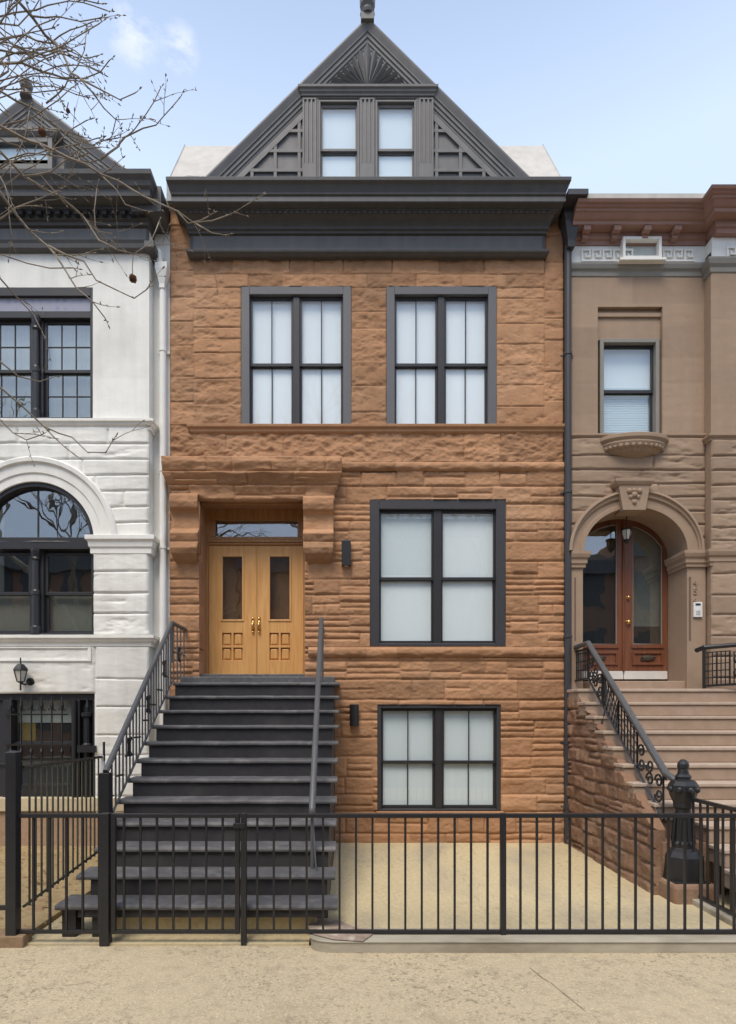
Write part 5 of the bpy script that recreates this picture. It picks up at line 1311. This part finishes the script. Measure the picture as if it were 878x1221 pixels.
lines = [
 (4.9, .022, [(20, -40), (20, 0), (39, 20), (54, 41), (68, 54), (83, 83), (96, 94), (110, 110), (125, 130), (138, 143), (134, 160)]),
 (5.2, .018, [(-30, 55), (0, 47), (30, 42), (60, 52), (83, 35), (110, 25)]), (4.9, .012, [(39, 19), (68, 19), (95, 26), (118, 21)]),
 (5.0, .020, [(-30, 80), (0, 75), (25, 73), (50, 85), (75, 93), (100, 93), (120, 85), (131, 72)]), (5.3, .013, [(55, 123), (78, 103), (93, 78), (100, 58), (102, 37)]),
 (4.9, .013, [(96, 94), (118, 105), (143, 118), (161, 110)]), (5.1, .015, [(120, 190), (140, 174), (155, 160), (186, 148), (215, 117)]), (5.1, .010, [(140, 174), (160, 155), (175, 135), (190, 108)]),
 (4.6, .020, [(-30, 140), (0, 150), (33, 168), (83, 188), (120, 208), (160, 228), (190, 243), (212, 252), (231, 265), (253, 263), (272, 256)]), (4.6, .009, [(231, 265), (253, 278), (268, 280)]), (4.6, .008, [(212, 252), (225, 266), (240, 262), (248, 258)]),
 (4.8, .018, [(-30, 160), (0, 180), (28, 210), (70, 233), (100, 258), (118, 286), (140, 298), (160, 303), (180, 288), (190, 265)]),
 (4.5, .020, [(-30, 190), (0, 228), (15, 250), (35, 275), (58, 293), (75, 318), (90, 343), (110, 360), (125, 378)]), (4.5, .013, [(58, 293), (100, 311), (115, 333), (138, 346), (160, 356), (175, 345)]),
 (4.7, .014, [(-30, 420), (0, 430), (21, 448), (48, 455), (60, 450)]), (4.6, .017, [(-30, 436), (0, 461), (26, 485), (52, 508), (76, 532), (92, 545)]), (4.6, .010, [(52, 508), (86, 521), (105, 540), (126, 540), (134, 526)]), (4.6, .012, [(-30, 480), (0, 500), (16, 516), (31, 525), (50, 518)]),
 (5.0, .016, [(-30, 100), (0, 108), (20, 120), (50, 135), (80, 160), (110, 172), (140, 165)]), (4.7, .014, [(-30, 260), (0, 262), (20, 246), (45, 238), (70, 228)]), (5.2, .015, [(-30, 20), (0, 28), (22, 30), (40, 10), (60, -20)]),
 (5.2, .014, [(-20, 110), (10, 85), (10, 60), (5, 30), (15, -10)]), (4.8, .014, [(-30, 300), (0, 330), (20, 355), (40, 375), (50, 395)]), (5.1, .014, [(-20, 58), (20, 62), (55, 66), (80, 55), (100, 68), (115, 66)]),
 (4.9, .012, [(0, 150), (40, 140), (70, 120), (85, 105)]), (4.7, .013, [(28, 210), (60, 205), (95, 178), (120, 176)]), (4.8, .010, [(120, 208), (138, 225), (150, 244), (172, 252)]), (5.0, .010, [(118, 286), (112, 250), (115, 225)]),
]
for k in range(32):
    y_ = rt.uniform(-10, 330) if k % 3 else rt.uniform(-10, 120); a_ = rt.uniform(-.9, .7); pl_ = [(-30, y_ + rt.uniform(-20, 10)), (-5, y_)]
    for q in range(rt.randint(3, 5)):
        a_ += rt.uniform(-.3, .42); L_ = rt.uniform(18, 32); pl_.append((pl_[-1][0] + L_ * math.cos(a_), pl_[-1][1] + L_ * math.sin(a_)))
    lines.append((rt.uniform(4.5, 5.5), rt.uniform(.0085, .014), pl_))
for (d_, r_, pl_) in lines:
    y0 = d_ - D0; n_ = len(pl_); dep = [y0 + rt.uniform(-.06, .06) + .10 * math.sin(i * .9 + d_) for i in range(n_)]
    pts = [Vector(P(px, py, dep[i] if r_ > .0135 else y0)) for i, (px, py) in enumerate(pl_)]
    if pl_[0][0] <= -20:
        base = Vector((-4.7, -4.7, min(9.3, max(1.8, pts[0].z - .75 - .3 * rt.random())))); mid = base.lerp(pts[0], .55) + Vector((0, 0, -.08))
        br.tube([base, mid, pts[0]], [r_ * 2.4, r_ * 1.7, r_], 8)
    if pl_[0] == (20, -40):
        base = Vector((-4.7, -4.7, 8.9)); br.tube([base, base.lerp(pts[0], .5) + Vector((0, 0, .3)), pts[0]], [.05, .035, r_], 8)
    jp = jig(pts, .011); N_ = len(jp)
    rr_ = [max(.0042, r_ * .62 * (1 - .72 * i / (N_ - 1))) for i in range(N_)]
    br.tube(jp, rr_, 7)
    for i in range(2, N_):
        if rt.random() < (.42 if r_ > .0095 else .12):
            dd = (jp[i] - jp[i - 1]).normalized(); sd_ = (dd * .8 + Vector((rt.uniform(-.7, 1), rt.uniform(-.8, .8), rt.uniform(-.9, .8)))).normalized()
            twig(jp[i], sd_, rt.uniform(.10, .34), max(.0034, rr_[i] * .55), 1)
        if rt.random() < .4:
            b_ = jp[i] + Vector((rt.uniform(-1, 1), rt.uniform(-1, 1), rt.uniform(-.3, 1))).normalized() * .02; br.tube([jp[i], b_], [.006, .003], 4)
    twig(jp[-1], (jp[-1] - jp[-2]), .05, .0042, 0)
br.build('branches', M['bark'], tree, smooth=True)
for (px, y0, py, yy) in ((50, 122, 157, -4.35), (158.5, 303, 332, -4.45), (81, 122, 132, -4.3)):
    c = Vector(P(px, py, yy)); s_ = MB(); rr2 = .03 if py > 140 else .016; s_.ball(c, rr2, 12, 8)
    for k in range(60):
        d_ = Vector((rt.gauss(0, 1), rt.gauss(0, 1), rt.gauss(0, 1))).normalized(); s_.tube([c + d_ * rr2 * .9, c + d_ * rr2 * 1.18], [.004, .001], 3)
    sb_ = s_.build('seed_ball', M['seed'], tree)
    MB().tube([c, Vector(P(px - .5, (y0 + py) / 2, yy)), Vector(P(px + .5, y0, yy))], .0042, 5).build('stem', M['bark'], sb_)

# fallen leaves and grit in the left yard
lv = MB(); rl = random.Random(3)
for k in range(420):
    x, y = rl.uniform(-5.2, -2.75), rl.uniform(-3.8, -.3); a = rl.uniform(0, 6.28); s_ = rl.uniform(.012, .04)
    z = -.005 + rl.uniform(0.002, .012)
    lv.add([(x + s_ * math.cos(a), y + s_ * math.sin(a), z), (x - s_ * .5 * math.sin(a), y + s_ * .5 * math.cos(a), z + .008), (x - s_ * math.cos(a), y - s_ * math.sin(a), z + .003), (x + s_ * .5 * math.sin(a), y - s_ * .5 * math.cos(a), z + .01)], [(0, 1, 2, 3)])
lo_ = lv.build('leaf_litter', M['leaf']); lo_['kind'] = 'stuff'; lo_['label'] = 'scattered dry leaves on the paving of the left yard'; lo_['category'] = 'leaves'

# ================================================================== across the street (seen only in the window glass)
for i, x in enumerate((-18, -11.7, -5.4, .9, 7.2, 13.5)):
    h = (9.5, 10.5, 9.8, 11.2, 9.6, 10.6)[i]
    t = thing('row_house', 'brick row house across the street, reflected in the window glass', 'house', (x + 3, -19, 0), 'row houses across the street')
    wb_ = MB().box(x, x + 6.2, -30, -19, -.2, h).build('wall', M['brickfar'], t)
    m = MB(); m.box(x - .05, x + 6.25, -19.0, -18.6, h - .7, h + .1); m.build('cornice', M['graydark'], t)
    m = MB()
    for fl_ in range(3):
        for c_ in range(3): m.box(x + .8 + 1.8 * c_, x + 1.9 + 1.8 * c_, -18.99, -18.95, 1.2 + 3 * fl_, 3.1 + 3 * fl_)
    m.build('window', M['sash'], t)
def far_tree(x, y, seed):
    t = thing('street_tree', 'bare street tree across the street, reflected in the window glass', 'tree', (x, y, -.1), 'bare street trees across the street')
    r_ = random.Random(seed); m = MB()
    def grow(p, d, L, rad, dep):
        pts = [p]; q = p.copy()
        for k in range(4):
            d = (d + Vector((r_.uniform(-1, 1), r_.uniform(-1, 1), r_.uniform(-.3, .6))) * .22).normalized(); q = q + d * L / 4; pts.append(q.copy())
        m.tube(pts, [rad * (1 - .1 * k) for k in range(5)], 5, False)
        if dep:
            for k in range(r_.choice((2, 3, 3))): grow(pts[r_.choice((3, 4, 4))], (d + Vector((r_.uniform(-1, 1), r_.uniform(-1, 1), r_.uniform(-.2, .7))) * .75).normalized(), L * r_.uniform(.6, .85), rad * .6, dep - 1)
    grow(Vector((x, y, -.1)), Vector((0, 0, 1)), 4.6, .24, 6); m.build('branches', M['bark'], t, smooth=True)
far_tree(-9.5, -16.2, 1); far_tree(-5.2, -15.9, 4); far_tree(0.6, -16.2, 2); far_tree(6.2, -15.9, 3)

# ================================================================== light, sky, camera
w = bpy.data.worlds.new('World'); sc.world = w; w.use_nodes = True
nt = w.node_tree; N = nt.nodes; L = nt.links
bg = N['Background']
sky = N.new('ShaderNodeTexSky'); sky.sky_type = 'NISHITA'; sky.sun_disc = False
SUN_EL, SUN_AZ = 59, 200       # azimuth clockwise from +Y
sky.sun_elevation = math.radians(SUN_EL); sky.sun_rotation = math.radians(SUN_AZ); sky.air_density = 1.0; sky.dust_density = 1.6; sky.ozone_density = 1.0
tc = N.new('ShaderNodeTexCoord')
def vdot(vec):
    n_ = N.new('ShaderNodeVectorMath'); n_.operation = 'DOT_PRODUCT'; L.new(tc.outputs['Generated'], n_.inputs[0]); n_.inputs[1].default_value = vec; return n_.outputs['Value']
def wm(op, a, b, cl=False):
    q = N.new('ShaderNodeMath'); q.operation = op; q.use_clamp = cl
    for i, v in enumerate((a, b)):
        if isinstance(v, (int, float)): q.inputs[i].default_value = v
        else: L.new(v, q.inputs[i])
    return q.outputs[0]
# thin wisps of cloud and a veil of bright haze that thickens downwards
cn = N.new('ShaderNodeTexNoise'); cn.inputs['Scale'].default_value = 16; cn.inputs['Detail'].default_value = 7; cn.inputs['Roughness'].default_value = .62
mpn = N.new('ShaderNodeMapping'); mpn.inputs['Scale'].default_value = (1, 1, 2.4); L.new(tc.outputs['Generated'], mpn.inputs[0]); L.new(mpn.outputs[0], cn.inputs['Vector'])
def blob(px, py, tight):
    v = Vector(((px - XV) / FPX, 1, (YH - py) / FPX)).normalized(); return wm('MULTIPLY', wm('SUBTRACT', vdot(v), 1 - tight), 1 / tight, True)
bl = wm('MAXIMUM', blob(160, 40, .0005), blob(214, 58, .0003))
cl_ = wm('MULTIPLY', wm('MULTIPLY', bl, wm('MULTIPLY', wm('SUBTRACT', cn.outputs['Fac'], .44), 7.0, True)), .55, True)
sep = N.new('ShaderNodeSeparateXYZ'); L.new(tc.outputs['Generated'], sep.inputs[0])
veil = wm('MINIMUM', wm('ADD', .86, wm('MULTIPLY', wm('SUBTRACT', .66, sep.outputs['Z']), 3.4)), .88)
mx = N.new('ShaderNodeMix'); mx.data_type = 'RGBA'; L.new(wm('MAXIMUM', veil, 0.0), mx.inputs['Factor']); L.new(sky.outputs[0], mx.inputs['A']); mx.inputs['B'].default_value = (3.15, 3.8, 4.9, 1)
mx2 = N.new('ShaderNodeMix'); mx2.data_type = 'RGBA'; L.new(cl_, mx2.inputs['Factor']); L.new(mx.outputs['Result'], mx2.inputs['A']); mx2.inputs['B'].default_value = (4.4, 4.5, 4.6, 1)
L.new(mx2.outputs['Result'], bg.inputs['Color']); bg.inputs['Strength'].default_value = 0.125
sl = bpy.data.lights.new('sun', 'SUN'); sl.energy = 1.3; sl.angle = math.radians(26); sl.color = (1, .91, .78)
so = bpy.data.objects.new('sun', sl); C.objects.link(so)
el, az = math.radians(SUN_EL), math.radians(SUN_AZ)
dirv = Vector((math.sin(az) * math.cos(el), math.cos(az) * math.cos(el), math.sin(el)))
so.rotation_euler = dirv.to_track_quat('Z', 'Y').to_euler(); so.location = dirv * 30
cam = bpy.data.cameras.new('camera'); co_ = bpy.data.objects.new('camera', cam); C.objects.link(co_)
co_.location = (0, -D0, CAMZ); co_.rotation_euler = (PI / 2, 0, 0)
cam.sensor_fit = 'HORIZONTAL'; cam.sensor_width = 36; cam.lens = FPX / 878 * 36
cam.shift_x = (439 - XV) / 878; cam.shift_y = (YH - 610.5) / 878; cam.clip_end = 1000; cam.clip_start = .05
sc.camera = co_
sc.view_settings.view_transform = 'Standard'; sc.view_settings.look = 'None'; sc.view_settings.gamma = 1; sc.view_settings.exposure = 1.0
sc.cycles.max_bounces = 6; sc.cycles.transparent_max_bounces = 12
